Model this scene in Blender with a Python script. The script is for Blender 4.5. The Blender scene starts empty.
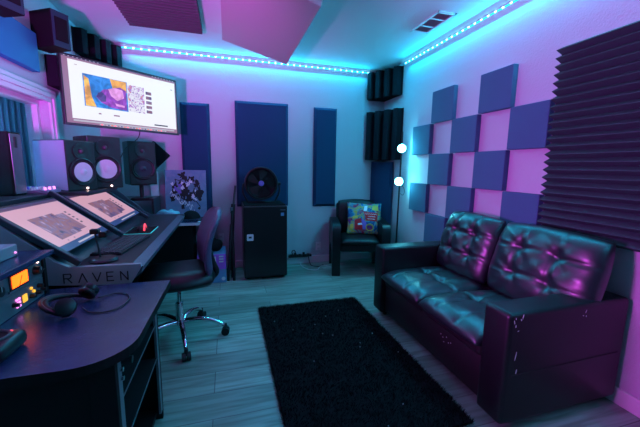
import bpy, bmesh, math, random
from mathutils import Vector, Matrix, noise
random.seed(7)
C = bpy.context.scene.collection
sc = bpy.context.scene
PI = math.pi

# ---------------------------------------------------------------- camera
CAMH, BACK, RIGHT, LEFT, CEIL, FRONT = 1.241, 3.886, 1.99, -1.25, 2.44, -1.3
F, YAW, PIT, ROLL = 316.9, .2853, .14695, .01479
fw = Vector((math.sin(YAW) * math.cos(PIT), math.cos(YAW) * math.cos(PIT), -math.sin(PIT)))
rt = Vector((math.cos(YAW), -math.sin(YAW), 0)); up = rt.cross(fw)
r2 = math.cos(ROLL) * rt + math.sin(ROLL) * up; u2 = -math.sin(ROLL) * rt + math.cos(ROLL) * up
cd = bpy.data.cameras.new('camera'); cam = bpy.data.objects.new('camera', cd); C.objects.link(cam)
cd.sensor_width = 36; cd.lens = F * 36 / 640; cd.clip_start = .02
m = Matrix((r2, u2, -fw)).transposed().to_4x4(); m.translation = (0, 0, CAMH); cam.matrix_world = m
sc.camera = cam
# ---------------------------------------------------------------- light and exposure
sc.view_settings.view_transform = 'Standard'; sc.view_settings.look = 'None'
sc.view_settings.exposure = 0; sc.view_settings.gamma = 1; sc.view_settings.use_curve_mapping = False
w = bpy.data.worlds.new('world'); sc.world = w; w.use_nodes = True
w.node_tree.nodes['Background'].inputs[0].default_value = (.05, .08, .2, 1); w.node_tree.nodes['Background'].inputs[1].default_value = .3
def area(name, loc, direction, sx, sy, col, power):
    l = bpy.data.lights.new(name, 'AREA'); l.shape = 'RECTANGLE'; l.size = sx; l.size_y = sy; l.color = col; l.energy = power
    o = bpy.data.objects.new(name, l); C.objects.link(o); o.location = loc
    o.rotation_euler = Vector(direction).to_track_quat('-Z', 'Y').to_euler(); return o
def point(name, loc, r, col, power):
    l = bpy.data.lights.new(name, 'POINT'); l.shadow_soft_size = r; l.color = col; l.energy = power
    o = bpy.data.objects.new(name, l); C.objects.link(o); o.location = loc; return o
CY = (0.0, .58, 1.0)
area('led_light_back', (.4, BACK - .03, CEIL - .045), (0, -1, -.85), 2.7, .012, CY, 25)
a = area('led_light_right', (RIGHT - .03, 1.1, CEIL - .045), (-.35, 0, -1), .012, 4.4, CY, 44)
a.rotation_euler = (0, math.radians(47), 0)
def spot(name, loc, target, deg, blend, r, col, power):
    l = bpy.data.lights.new(name, 'SPOT'); l.spot_size = math.radians(deg); l.spot_blend = blend; l.shadow_soft_size = r; l.color = col; l.energy = power
    o = bpy.data.objects.new(name, l); C.objects.link(o); o.location = loc
    o.rotation_euler = (Vector(target) - Vector(loc)).to_track_quat('-Z', 'Y').to_euler(); return o
PU = (.88, .09, 1.0)
spot('purple_wash_lamp_far', (-.80, .55, 1.25), (-.70, 3.0, 2.65), 78, .85, .08, PU, 290)
spot('purple_wash_lamp_side', (-.95, 1.06, 1.15), (1.95, .95, 1.55), 84, .8, .22, PU, 205)
point('booth_light', (-1.9, 2.0, 1.9), .1, (.1, .6, 1.0), 150)

# ---------------------------------------------------------------- materials
MATS = {}
def mat(name, col, rough=.5, metal=0, em=None, es=1.0, bump=0, bscale=60, coat=0, var=0, spec=.5, sheen=0):
    mm = bpy.data.materials.new(name); mm.use_nodes = True; nt = mm.node_tree; b = nt.nodes['Principled BSDF']
    c4 = (*col, 1)
    b.inputs['Base Color'].default_value = c4; b.inputs['Roughness'].default_value = rough; b.inputs['Metallic'].default_value = metal
    b.inputs['Coat Weight'].default_value = coat; b.inputs['Specular IOR Level'].default_value = spec
    b.inputs['Sheen Weight'].default_value = sheen
    b.inputs['Coat Roughness'].default_value = .28
    if em: b.inputs['Emission Color'].default_value = (*em, 1); b.inputs['Emission Strength'].default_value = es
    if bump or var:
        tc = nt.nodes.new('ShaderNodeTexCoord'); n = nt.nodes.new('ShaderNodeTexNoise')
        n.inputs['Scale'].default_value = bscale; n.inputs['Detail'].default_value = 4
        nt.links.new(tc.outputs['Object'], n.inputs['Vector'])
        if bump:
            bp = nt.nodes.new('ShaderNodeBump'); bp.inputs['Strength'].default_value = bump; bp.inputs['Distance'].default_value = .01
            nt.links.new(n.outputs['Fac'], bp.inputs['Height']); nt.links.new(bp.outputs['Normal'], b.inputs['Normal'])
        if var:
            mx = nt.nodes.new('ShaderNodeMix'); mx.data_type = 'RGBA'
            mx.inputs['A'].default_value = c4; mx.inputs['B'].default_value = (*[min(1, v * (1 + var)) for v in col], 1)
            nt.links.new(n.outputs['Fac'], mx.inputs['Factor']); nt.links.new(mx.outputs['Result'], b.inputs['Base Color'])
    MATS[name] = mm; return mm
mat('wall', (.54, .55, .59), .85, bump=.25, bscale=90)
mat('wall_unlit', (.06, .06, .07), .9, bump=.25, bscale=90)  # shaded copy of wall: the unlit front wall's darkness is in the colour
mat('ceiling', (.74, .75, .77), .85, bump=.3, bscale=110)
mat('trim', (.75, .75, .76), .4)
mat('leather', (.006, .006, .008), .42, bump=.04, bscale=140, coat=.08, spec=.4)
mat('leather_cushion', (.006, .010, .014), .42, bump=.03, bscale=140, coat=.55, spec=.8)
mat('leather_side', (.012, .009, .011), .5, bump=.06, bscale=120, spec=.35)
mat('black_plastic', (.012, .012, .014), .4)
mat('black_matte', (.006, .006, .007), .8, spec=.2)
mat('dark_grey', (.05, .05, .055), .5)
mat('foam_ceiling', (.10, .12, .11), .95, bump=.5, bscale=250, spec=.1)
mat('foam', (.014, .015, .02), .95, spec=.1, bump=.5, bscale=250)
mat('foam_purple', (.06, .11, .105), .95, spec=.1, bump=.5, bscale=250)
mat('panel_blue', (.04, .26, .42), .9, spec=.1)
mat('fabric_square_lit', (.060, .15, .22), .95, bump=.5, bscale=300, var=.4, spec=.1)  # same cloth as fabric_panel, with the right-wall light put into a brighter blue
mat('fabric_panel', (.018, .058, .12), .95, bump=.5, bscale=300, var=.4, spec=.1)
mat('fabric_cloud', (.52, .44, .46), .95, spec=.1, bump=.5, bscale=300, var=.3)
mat('dark_teal', (.012, .04, .05), .5)
mat('rail', (.02, .04, .05), .4)
mat('chrome', (.75, .75, .78), .15, 1)
mat('alu', (.36, .36, .38), .38, .25)
mat('steel_grey', (.18, .2, .22), .35, .5)
mat('desk_laminate', (.018, .032, .085), .27, bump=.05, bscale=200)
mat('console_black', (.03, .03, .036), .35)
mat('console_edge', (.10, .11, .14), .35)
mat('desk_side', (.006, .004, .005), .6, spec=.25)
mat('wood_edge', (.05, .03, .02), .5)
mat('white', (.7, .7, .72), .5)
mat('cone', (.62, .64, .66), .5)
mat('cone_dark', (.02, .025, .04), .35)
mat('rubber', (.015, .015, .016), .6)
mat('glass', (.9, .95, 1), .02, spec=.6)
g = MATS['glass'].node_tree.nodes['Principled BSDF']; g.inputs['Transmission Weight'].default_value = 1; g.inputs['IOR'].default_value = 1.02
mat('curtain', (.25, .5, .6), .8)
mat('curtain_pale', (.35, .4, .6), .8)
mat('booth', (.5, .4, .5), .8)
mat('led', (.6, .9, 1), .5, em=(.3, .9, 1.0), es=8)
mat('led_tape', (.05, .5, .7), .5, em=(0, .5, .9), es=2.2)
mat('globe', (.9, 1, 1), .3, em=(.10, .78, 1.0), es=75)
mat('led_small', (1, .8, .7), .5, em=(1, .62, .55), es=6)
mat('amber', (1, .4, .02), .4, em=(1, .075, .003), es=4.5)
mat('amber_line', (.3, .08, .0), .4, em=(.8, .12, .0), es=1.0)
mat('red_led', (1, .1, .1), .4, em=(1, .06, .1), es=1.3)
mat('cyan_led', (.1, 1, .8), .4, em=(.15, .8, .7), es=.12)
mat('pink_led', (1, .3, .8), .4, em=(1, .25, .8), es=2.0)
mat('yellow_led', (1, .8, .1), .4, em=(1, .4, .02), es=1.1)
mat('page_white', (.02, .02, .02), .3, em=(.93, .92, .97), es=.97)
mat('page_bar', (.02, .02, .02), .3, em=(.30, .14, .24), es=1)
mat('page_bar_light', (.02, .02, .02), .3, em=(.55, .5, .6), es=.9)
mat('page_dark', (.02, .02, .02), .3, em=(.03, .02, .06), es=1)
mat('touch_page', (.02, .02, .02), .3, em=(.86, .47, .62), es=.72)
mat('touch_bar', (.02, .02, .02), .3, em=(.08, .04, .12), es=.8)
mat('touch_white', (.02, .02, .02), .3, em=(.6, .55, .7), es=.8)
mat('desktop_blue', (.02, .02, .02), .3, em=(.02, .06, .22), es=.8)
mat('box_purple', (.5, .1, .65), .6)
mat('box_blue', (.12, .3, .5), .6)
mat('plastic_bag', (.2, .55, .6), .3)
mat('scuff', (.8, .78, .8), .7)
mat('canvas_edge', (.5, .5, .55), .8)
mat('ink', (.015, .015, .02), .7)
mat('paint_white', (.85, .85, .9), .6)
mat('paint_violet', (.25, .15, .6), .6)
mat('red_cloth', (.8, .015, .03), .7)
mat('gold_print', (.8, .5, .08), .7)
mat('vent_dark', (.28, .24, .28), .6)

def image_mat(name, cols, scale, glow, seed=0, rough=.4):
    """procedural picture: a colour ramp driven by distorted noise"""
    mm = bpy.data.materials.new(name); mm.use_nodes = True; nt = mm.node_tree; b = nt.nodes['Principled BSDF']
    tc = nt.nodes.new('ShaderNodeTexCoord'); mp = nt.nodes.new('ShaderNodeMapping'); mp.inputs['Location'].default_value = (seed, seed * .7, 0)
    n = nt.nodes.new('ShaderNodeTexNoise'); n.inputs['Scale'].default_value = scale; n.inputs['Detail'].default_value = 3; n.inputs['Distortion'].default_value = 1.2
    cr = nt.nodes.new('ShaderNodeValToRGB'); e = cr.color_ramp.elements
    while len(e) > 1: e.remove(e[-1])
    k = len(cols)
    for i, c in enumerate(cols):
        p = .32 + .36 * i / (k - 1)
        if i == 0: e[0].position = p; e[0].color = (*c, 1)
        else: q = e.new(p); q.color = (*c, 1)
    nt.links.new(tc.outputs['Object'], mp.inputs['Vector']); nt.links.new(mp.outputs[0], n.inputs['Vector']); nt.links.new(n.outputs['Fac'], cr.inputs['Fac'])
    if glow:
        b.inputs['Base Color'].default_value = (.02, .02, .02, 1)
        nt.links.new(cr.outputs[0], b.inputs['Emission Color']); b.inputs['Emission Strength'].default_value = glow
    else: nt.links.new(cr.outputs[0], b.inputs['Base Color'])
    b.inputs['Roughness'].default_value = rough
    MATS[name] = mm
image_mat('tv_picture', [(.01, .08, .4), (.02, .3, .75), (.9, .35, .03), (.25, .02, .5), (.45, .05, .6), (.9, .7, .9)], 9, .95, 3)
for n_, c_ in (('tv_sky', (.02, .22, .75)), ('tv_orange', (.95, .42, .05)), ('tv_purple', (.28, .03, .45)), ('tv_pink', (.8, .3, .75)), ('tv_dark', (.06, .02, .2))): image_mat(n_, [tuple(v*.6 for v in c_), c_, tuple(min(1, v*1.5+.03) for v in c_)], 14, .95, 2)
image_mat('tv_collage', [(.15, .02, .4), (.9, .85, .95), (.9, .88, .95), (.4, .1, .6), (.9, .4, .1)], 26, .9, 1)
image_mat('touch_picture', [(.03, .02, .09), (.18, .10, .28), (.38, .14, .16), (.25, .16, .34), (.75, .48, .68)], 13, .75, 5)
image_mat('pillow_print', [(.0, .18, .35), (.01, .04, .25), (.02, .30, .42), (.6, .38, .03), (.0, .22, .32), (.5, .01, .03), (.12, .03, .3)], 8, 0, 2, .8)
image_mat('canvas_paint', [(.16, .25, .36), (.22, .32, .45), (.15, .28, .42), (.34, .34, .5)], 5, 0, 4, .7)

def floor_mat():
    mm = bpy.data.materials.new('planks'); mm.use_nodes = True; nt = mm.node_tree; b = nt.nodes['Principled BSDF']
    tc = nt.nodes.new('ShaderNodeTexCoord')
    br = nt.nodes.new('ShaderNodeTexBrick'); br.offset = .37; br.inputs['Scale'].default_value = 1
    br.inputs['Brick Width'].default_value = 1.2; br.inputs['Row Height'].default_value = .19; br.inputs['Mortar Size'].default_value = .0025
    br.inputs['Color1'].default_value = (.19, .26, .215, 1); br.inputs['Color2'].default_value = (.35, .46, .39, 1); br.inputs['Mortar'].default_value = (.12, .13, .12, 1)
    nt.links.new(tc.outputs['Object'], br.inputs['Vector'])
    mp = nt.nodes.new('ShaderNodeMapping'); mp.inputs['Scale'].default_value = (1.3, 14, 1); nt.links.new(tc.outputs['Object'], mp.inputs['Vector'])
    n = nt.nodes.new('ShaderNodeTexNoise'); n.inputs['Scale'].default_value = 2.2; n.inputs['Detail'].default_value = 6; n.inputs['Distortion'].default_value = .6
    nt.links.new(mp.outputs[0], n.inputs['Vector'])
    cr = nt.nodes.new('ShaderNodeValToRGB'); cr.color_ramp.elements[0].position = .36; cr.color_ramp.elements[0].color = (.6, .58, .55, 1)
    cr.color_ramp.elements[1].position = .62; cr.color_ramp.elements[1].color = (1, 1, 1, 1)
    nt.links.new(n.outputs['Fac'], cr.inputs['Fac'])
    mx = nt.nodes.new('ShaderNodeMix'); mx.data_type = 'RGBA'; mx.blend_type = 'MULTIPLY'; mx.inputs['Factor'].default_value = 1
    nt.links.new(br.outputs['Color'], mx.inputs['A']); nt.links.new(cr.outputs[0], mx.inputs['B']); nt.links.new(mx.outputs['Result'], b.inputs['Base Color'])
    b.inputs['Roughness'].default_value = .42
    bp = nt.nodes.new('ShaderNodeBump'); bp.inputs['Strength'].default_value = .2; bp.inputs['Distance'].default_value = .004
    nt.links.new(n.outputs['Fac'], bp.inputs['Height']); nt.links.new(bp.outputs[0], b.inputs['Normal'])
    MATS['planks'] = mm
floor_mat()

# ---------------------------------------------------------------- mesh helpers
ROOT = {}
class MB:
    def __init__(s): s.bm = bmesh.new(); s.mats = []; s.cur = 0
    def use(s, name):
        if name not in s.mats: s.mats.append(name)
        s.cur = s.mats.index(name); return s
    def _mark(s, faces):
        for f in faces: f.material_index = s.cur
    def box(s, x0, x1, y0, y1, z0, z1, bev=0, seg=2):
        r = bmesh.ops.create_cube(s.bm, size=1, matrix=Matrix.Translation(((x0+x1)/2, (y0+y1)/2, (z0+z1)/2)) @ Matrix.Diagonal((abs(x1-x0), abs(y1-y0), abs(z1-z0), 1)))
        vs = r['verts']; fs = list({f for v in vs for f in v.link_faces}); s._mark(fs)
        if bev:
            es = list({e for v in vs for e in v.link_edges})
            q = bmesh.ops.bevel(s.bm, geom=es, offset=bev, segments=seg, profile=.5, affect='EDGES'); s._mark(q['faces'])
        return s
    def obox(s, c, ax, ay, az, hx, hy, hz, bev=0):
        """oriented box: centre, unit axes, half sizes"""
        M = Matrix((Vector(ax) * hx * 2, Vector(ay) * hy * 2, Vector(az) * hz * 2)).transposed().to_4x4(); M.translation = c
        r = bmesh.ops.create_cube(s.bm, size=1, matrix=M); vs = r['verts']; s._mark({f for v in vs for f in v.link_faces})
        if bev:
            q = bmesh.ops.bevel(s.bm, geom=list({e for v in vs for e in v.link_edges}), offset=bev, segments=2, profile=.5, affect='EDGES'); s._mark(q['faces'])
        return s
    def cyl(s, p0, p1, r0, r1=None, seg=16, caps=True):
        p0, p1 = Vector(p0), Vector(p1); r1 = r0 if r1 is None else r1; d = p1 - p0
        M = Matrix.Translation((p0 + p1) / 2) @ d.to_track_quat('Z', 'Y').to_matrix().to_4x4()
        r = bmesh.ops.create_cone(s.bm, cap_ends=caps, segments=seg, radius1=r0, radius2=r1, depth=d.length, matrix=M)
        s._mark({f for v in r['verts'] for f in v.link_faces}); return s
    def sph(s, c, r, sx=1, sy=1, sz=1, seg=20):
        q = bmesh.ops.create_uvsphere(s.bm, u_segments=seg, v_segments=seg // 2 + 2, radius=r, matrix=Matrix.Translation(c) @ Matrix.Diagonal((sx, sy, sz, 1)))
        s._mark({f for v in q['verts'] for f in v.link_faces}); return s
    def tube(s, pts, r, seg=8, closed=False, sub=4):
        P = [Vector(p) for p in pts]; n = len(P)
        if sub > 1 and n > 2:
            Q = []; rng = n if closed else n - 1
            for i in range(rng):
                a = P[(i-1) % n] if (closed or i > 0) else P[0]; b = P[i]; c = P[(i+1) % n]; d = P[(i+2) % n] if (closed or i < n-2) else P[-1]
                for k in range(sub):
                    t = k / sub
                    Q.append(.5 * ((2*b) + (-a+c)*t + (2*a-5*b+4*c-d)*t*t + (-a+3*b-3*c+d)*t*t*t))
            if not closed: Q.append(P[-1])
            P = Q; n = len(P)
        rings = []; prev = None
        for i in range(n):
            t = (P[(i+1) % n] - P[i-1]) if closed else (P[min(i+1, n-1)] - P[max(i-1, 0)])
            t.normalize()
            if prev is None: prev = t.orthogonal().normalized()
            u = (prev - t * prev.dot(t)).normalized(); prev = u; v = t.cross(u)
            rr = r[min(len(r)-1, int(i * len(r) / n))] if isinstance(r, (list, tuple)) else r
            rings.append([s.bm.verts.new(P[i] + (u * math.cos(2*PI*k/seg) + v * math.sin(2*PI*k/seg)) * rr) for k in range(seg)])
        fs = []
        for i in range(n if closed else n - 1):
            a, b = rings[i], rings[(i+1) % n]
            for k in range(seg): fs.append(s.bm.faces.new((a[k], a[(k+1) % seg], b[(k+1) % seg], b[k])))
        if not closed: fs.append(s.bm.faces.new(rings[0][::-1])); fs.append(s.bm.faces.new(rings[-1]))
        s._mark(fs); return s
    def prism(s, poly, vec):
        """polygon (3D points) swept along vec"""
        vec = Vector(vec); a = [s.bm.verts.new(p) for p in poly]; b = [s.bm.verts.new(Vector(p) + vec) for p in poly]; n = len(a)
        fs = [s.bm.faces.new(a[::-1]), s.bm.faces.new(b)] + [s.bm.faces.new((a[i], a[(i+1) % n], b[(i+1) % n], b[i])) for i in range(n)]
        s._mark(fs); return s
    def poly(s, pts):
        s._mark([s.bm.faces.new([s.bm.verts.new(p) for p in pts])]); return s
    def lathe(s, c, axis, prof, seg=24):
        """prof: list of (radius, height along axis)"""
        ax = Vector(axis).normalized(); u = ax.orthogonal().normalized(); v = ax.cross(u); c = Vector(c); rings = []
        for r, h in prof: rings.append([s.bm.verts.new(c + ax*h + (u*math.cos(2*PI*k/seg) + v*math.sin(2*PI*k/seg)) * max(r, 1e-4)) for k in range(seg)])
        fs = []
        for a, b in zip(rings, rings[1:]):
            for k in range(seg): fs.append(s.bm.faces.new((a[k], a[(k+1) % seg], b[(k+1) % seg], b[k])))
        fs.append(s.bm.faces.new(rings[0][::-1])); fs.append(s.bm.faces.new(rings[-1]))
        s._mark(fs); return s
    def build(s, name, material=None, parent=None, smooth=None, label=None):
        if material and not s.mats: s.mats = [material]
        bm = s.bm; bmesh.ops.recalc_face_normals(bm, faces=bm.faces)
        me = bpy.data.meshes.new(name); o = bpy.data.objects.new(name, me); C.objects.link(o)
        if parent is not None:
            M = ROOT[parent.name]; bm.transform(M.inverted()); o.parent = parent; ROOT[o.name] = M
        else:
            xs = [v.co for v in bm.verts]
            loc = Vector(((min(p.x for p in xs)+max(p.x for p in xs))/2, (min(p.y for p in xs)+max(p.y for p in xs))/2, min(p.z for p in xs)))
            bm.transform(Matrix.Translation(-loc)); o.location = loc; ROOT[o.name] = Matrix.Translation(loc)
        bm.to_mesh(me); bm.free()
        for n in s.mats: me.materials.append(MATS[n])
        if smooth is not None:
            me.polygons.foreach_set('use_smooth', [True] * len(me.polygons))
            if smooth < 180:
                try: me.set_sharp_from_angle(angle=math.radians(smooth))
                except Exception: pass
        if label: o['label'] = label
        return o
def thing(name, label, cat, loc, rz=0, group=None):
    o = bpy.data.objects.new(name, None); C.objects.link(o); o.location = loc; o.rotation_euler = (0, 0, rz)
    o.empty_display_size = .05; o['label'] = label; o['category'] = cat
    if group: o['group'] = group
    ROOT[o.name] = Matrix.Translation(loc) @ Matrix.Rotation(rz, 4, 'Z'); return o
def tag(o, label, cat, group=None):
    o['label'] = label; o['category'] = cat
    if group: o['group'] = group
    return o
def struct(o): o['kind'] = 'structure'; return o
def copy_tree(o, loc=None, label=None, rz=None, parent=None):
    c = o.copy(); C.objects.link(c)
    if parent is not None: c.parent = parent
    if loc is not None: c.location = loc
    if rz is not None: c.rotation_euler = (0, 0, rz)
    if label: c['label'] = label
    for ch in list(o.children): copy_tree(ch, parent=c)
    return c
def local(root): return ROOT[root.name]

# ================================================================ STRUCTURE
struct(MB().box(LEFT-.15, RIGHT+.1, FRONT-.1, BACK+.1, -.1, 0).build('floor', 'planks'))
struct(MB().box(LEFT-.15, RIGHT+.1, FRONT-.1, BACK+.1, CEIL, CEIL+.1).build('ceiling', 'ceiling'))
struct(MB().box(LEFT-.15, RIGHT+.1, BACK, BACK+.1, 0, CEIL).build('wall_back', 'wall'))
struct(MB().box(RIGHT, RIGHT+.1, FRONT, BACK, 0, CEIL).build('wall_right', 'wall'))
struct(MB().box(LEFT-.15, RIGHT+.1, FRONT-.1, FRONT, 0, CEIL).build('wall_front', 'wall_unlit'))
wy0, wy1, wz0, wz1 = 1.3, 2.90, 1.02, 1.69
lw = MB(); lw.box(LEFT-.15, LEFT, FRONT, BACK, 0, wz0).box(LEFT-.15, LEFT, FRONT, BACK, wz1, CEIL).box(LEFT-.15, LEFT, FRONT, wy0, wz0, wz1).box(LEFT-.15, LEFT, wy1, BACK, wz0, wz1)
struct(lw.build('wall_left', 'wall'))
# window in the left wall: trim with two steps, a sash and a glass pane
win = struct(thing('window_1', '', '', (LEFT, 2.1, wz0)));  del win['label']; del win['category']
t = MB()
for k, (o_, d) in enumerate([(.085, .014), (.05, .026), (.02, .016)]):
    a0, a1, b0, b1 = wy0-o_, wy1+o_, wz0-o_, wz1+o_
    for bx in [(a0, a1, b1-.03, b1), (a0, a1, b0, b0+.03), (a0, a0+.03, b0+.03, b1-.03), (a1-.03, a1, b0+.03, b1-.03)]:
        t.box(LEFT, LEFT+d, bx[0], bx[1], bx[2], bx[3], .003)
t.build('window_frame', 'trim', win)
t = MB()
for bx in [(wy0, wy1, wz1-.035, wz1), (wy0, wy1, wz0, wz0+.035), (wy0, wy0+.035, wz0+.035, wz1-.035), (wy1-.035, wy1, wz0+.035, wz1-.035)]:
    t.box(LEFT-.13, LEFT-.06, bx[0], bx[1], bx[2], bx[3])
t.build('sash', 'trim', win)
MB().box(LEFT-.105, LEFT-.095, wy0+.03, wy1-.03, wz0+.03, wz1-.03).build('pane', 'glass', win)
# booth behind the window
b = MB(); b.box(-2.9, -2.85, 0, 3.9, .3, 2.5).box(-2.9, LEFT-.15, 3.85, 3.9, .3, 2.5).box(-2.9, LEFT-.15, 0, .05, .3, 2.5).box(-2.9, LEFT-.15, 0, 3.9, .25, .3).box(-2.9, LEFT-.15, 0, 3.9, 2.5, 2.55)
struct(b.build('wall_booth', 'booth'))
cu = MB(); pts = []
for i in range(61):
    y = 2.45 + .85 * i / 60; pts.append((LEFT-.32 + .035*math.sin(i*1.25), y))
for z0, z1 in [(.35, 2.45)]:
    vs = [(cu.bm.verts.new((x, y, z0)), cu.bm.verts.new((x, y, z1))) for x, y in pts]
    for a_, b_ in zip(vs, vs[1:]): cu.bm.faces.new((a_[0], b_[0], b_[1], a_[1]))
o = cu.build('curtain', 'curtain', smooth=180); tag(o, 'blue curtain hanging behind the window glass', 'curtain')
sm = o.modifiers.new('thickness', 'SOLIDIFY'); sm.thickness = .006
# baseboards and outlets
struct(MB().box(LEFT, RIGHT, BACK-.014, BACK, 0, .09, .004).build('baseboard_back', 'trim'))
struct(MB().box(RIGHT-.014, RIGHT, FRONT, BACK-.014, 0, .09, .004).build('baseboard_right', 'trim'))
struct(MB().box(LEFT, LEFT+.014, FRONT, BACK-.014, 0, .09, .004).build('baseboard_left', 'trim'))
def outlet(x, z, label):
    r = thing('wall_outlet', label, 'outlet', (x, BACK, z), 0, 'wall outlets')
    MB().box(x-.035, x+.035, BACK-.007, BACK, z-.057, z+.057, .003).build('cover_plate', 'trim', r)
    for dz in (-.027, .02):
        s_ = MB().box(x-.017, x+.017, BACK-.009, BACK-.007, z+dz-.012, z+dz+.014, .001).build('socket', 'white', r)
        MB().box(x-.009, x-.006, BACK-.0095, BACK-.0088, z+dz-.004, z+dz+.008).box(x+.006, x+.009, BACK-.0095, BACK-.0088, z+dz-.004, z+dz+.008).build('slot', 'ink', s_)
outlet(-.09, .375, 'white wall outlet between the office chair and the folded stand')
outlet(1.12, .21, 'white wall outlet low beside the leather armchair')

# ================================================================ LED STRIPS
def strip(p0, p1, inward, label, n):
    p0, p1 = Vector(p0), Vector(p1); inward = Vector(inward); d = (p1-p0).normalized(); L = (p1-p0).length
    r = thing('led_strip', label, 'light strip', (p0+p1)/2, 0, 'cyan light strips under the ceiling')
    az = Vector((0, 0, 1))
    MB().obox((p0+p1)/2 + inward*.003, d, inward, az, L/2, .002, .006).build('tape', 'led_tape', r)
    first = None
    for i in range(n):
        c = p0 + d * (L * (i+.5) / n) + inward*.008
        if first is None:
            first = MB().obox(c, d, inward, az, .009, .003, .005, .002).build('led', 'led', r); base = c.copy()
        else:
            q = first.copy(); C.objects.link(q); q.parent = r; q.location = first.location + (c - base)
    return r
strip((-1.0, BACK, CEIL-.022), (1.78, BACK, CEIL-.022), (0, -1, 0), 'cyan glowing light strip along the top of the back wall', 38)
strip((RIGHT, 3.42, CEIL-.022), (RIGHT, .2, CEIL-.022), (-1, 0, 0), 'cyan glowing light strip along the top of the right wall', 46)

# ================================================================ CEILING THINGS
v = thing('ceiling_vent', 'rectangular air vent with three dark louvred sections in the ceiling', 'vent', (1.67, 2.46, CEIL-.012))
fr = MB(); x0, x1, y0, y1 = 1.585, 1.755, 2.27, 2.66
fr.box(x0, x1, y0, y0+.025, CEIL-.012, CEIL, .002).box(x0, x1, y1-.025, y1, CEIL-.012, CEIL, .002).box(x0, x0+.02, y0, y1, CEIL-.012, CEIL, .002).box(x1-.02, x1, y0, y1, CEIL-.012, CEIL, .002)
fr.box(x0, x1, y0+.12, y0+.135, CEIL-.010, CEIL).box(x0, x1, y1-.135, y1-.12, CEIL-.010, CEIL)
fr.build('frame', 'trim', v)
MB().box(x0+.02, x1-.02, y0+.025, y1-.025, CEIL-.003, CEIL).build('duct', 'vent_dark', v)
lv = MB()
for k in range(9):
    xx = x0+.03+k*.0135; lv.obox((xx, (y0+y1)/2, CEIL-.006), (.8, 0, .6), (0, 1, 0), (-.6, 0, .8), .004, (y1-y0)/2-.03, .0008)
lv.build('louvres', 'vent_dark', v)

def wedge_sheet(o, u, v_, n, wid, length, nw, depth, base=.012, flat=.03):
    """wedge foam: ridges run along u (length), repeat along v_ (wid), stand out along n"""
    o, u, v_, n = map(Vector, (o, u, v_, n)); poly = [o, ]
    p = [o.copy()]
    for k in range(nw):
        p.append(o + v_*(wid*(k+.02)/nw) + n*base); p.append(o + v_*(wid*(k+.5-flat)/nw) + n*depth); p.append(o + v_*(wid*(k+.5+flat)/nw) + n*depth)
    p.append(o + v_*wid + n*base); p.append(o + v_*wid)
    return MB().prism(p, u*length)
o = wedge_sheet((-.745, 2.55, CEIL), (1, 0, 0), (0, 1, 0), (0, 0, -1), .64, .57, 14, .06, .002, .16).build('wedge_foam', 'foam_ceiling')
tag(o, 'dark ridged foam square stuck on the ceiling above the television', 'foam panel')
# hanging cloud panel, tilted down to the right
cl = thing('ceiling_cloud', 'large tilted purple-lit fabric panel hung under the ceiling', 'acoustic panel', (.29, 2.65, 2.2))
cA = Vector((-.011, 3.25, 2.38)); cB = Vector((.590, 3.25, 2.222)); ux = (cB-cA).normalized(); nn = ux.cross(Vector((0, 1, 0))).normalized()
if nn.z > 0: nn = -nn
ctr = (cA+cB)/2 + Vector((0, -.6, 0)) - nn*.02
MB().obox(ctr, ux, (0, 1, 0), nn, (cB-cA).length/2, .6, .02, .006).build('panel', 'fabric_cloud', cl)
for sx in (.12, .88):
    for yy in (2.2, 3.1):
        q = cA.lerp(cB, sx); MB().cyl((q.x, yy, q.z+.03), (q.x, yy, CEIL), .003, seg=6).build('hanger', 'dark_grey', cl)
MB().box(.47, .53, 2.16, 2.24, CEIL-.02, CEIL-.002, .004).build('ceiling_bracket', 'black_plastic', cl)

# ================================================================ WALL PANELS
def wall_panel(x0, x1, z0, z1, label, group=None):
    th = .05
    mb = MB(); b = .03; ya, yb, yc = BACK-.002, BACK-.012, BACK-th
    rings = [[mb.bm.verts.new(p) for p in ((x0+i, y, z0+i), (x1-i, y, z0+i), (x1-i, y, z1-i), (x0+i, y, z1-i))] for y, i in ((ya, 0), (yb, 0), (yc, b))]
    mb.bm.faces.new(rings[0]); mb.bm.faces.new(rings[2][::-1])
    for a_, b_ in zip(rings, rings[1:]):
        for k in range(4): mb.bm.faces.new((a_[k], a_[(k+1) % 4], b_[(k+1) % 4], b_[k]))
    o = mb.build('acoustic_panel', 'fabric_panel'); tag(o, label, 'acoustic panel', 'tall fabric panels on the back wall')
wall_panel(-.475, -.17, .70, 1.915, 'narrow tall fabric panel on back wall right behind the painted canvas')
wall_panel(.105, .72, .755, 1.97, 'wide tall fabric panel on back wall behind the round fan')
wall_panel(1.04, 1.335, .74, 1.955, 'narrow tall navy fabric panel hanging alone left of the armchair')
# checkerboard: columns from far to near, rows from top
cols = [(3.107, 2.80), (2.795, 2.485), (2.485, 2.18), (2.178, 1.872), (1.868, 1.572)]
rows = [(1.975, 1.678), (1.677, 1.380), (1.379, 1.082), (1.081, .784), (.783, .486)]
spots = {(1, 0): 'topmost square of the checkered wall panels on its far side', (3, 0): 'topmost square of the checkered wall panels nearer the camera',
         (0, 1): 'upper square in the farthest column of checkered wall panels, level with the lamp globes', (2, 1): 'middle column square of the checkered wall panels just under the two topmost ones',
         (4, 1): 'upper square of checkered wall panels beside the ridged foam sheet',
         (1, 2): 'second square down in the second farthest column of checkered wall panels', (3, 2): 'second square down in the fourth checkered wall column, above the sofa back',
         (0, 3): 'lower square in the farthest column of checkered wall panels, behind the lower lamp globe', (2, 3): 'square of the checkered wall panels meeting the top of the far sofa cushion',
         (4, 3): 'low square of checkered wall panels tucked beside the ridged foam above the near sofa cushion', (1, 4): 'lowest visible square of the checkered wall panels, partly behind the sofa back'}
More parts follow.
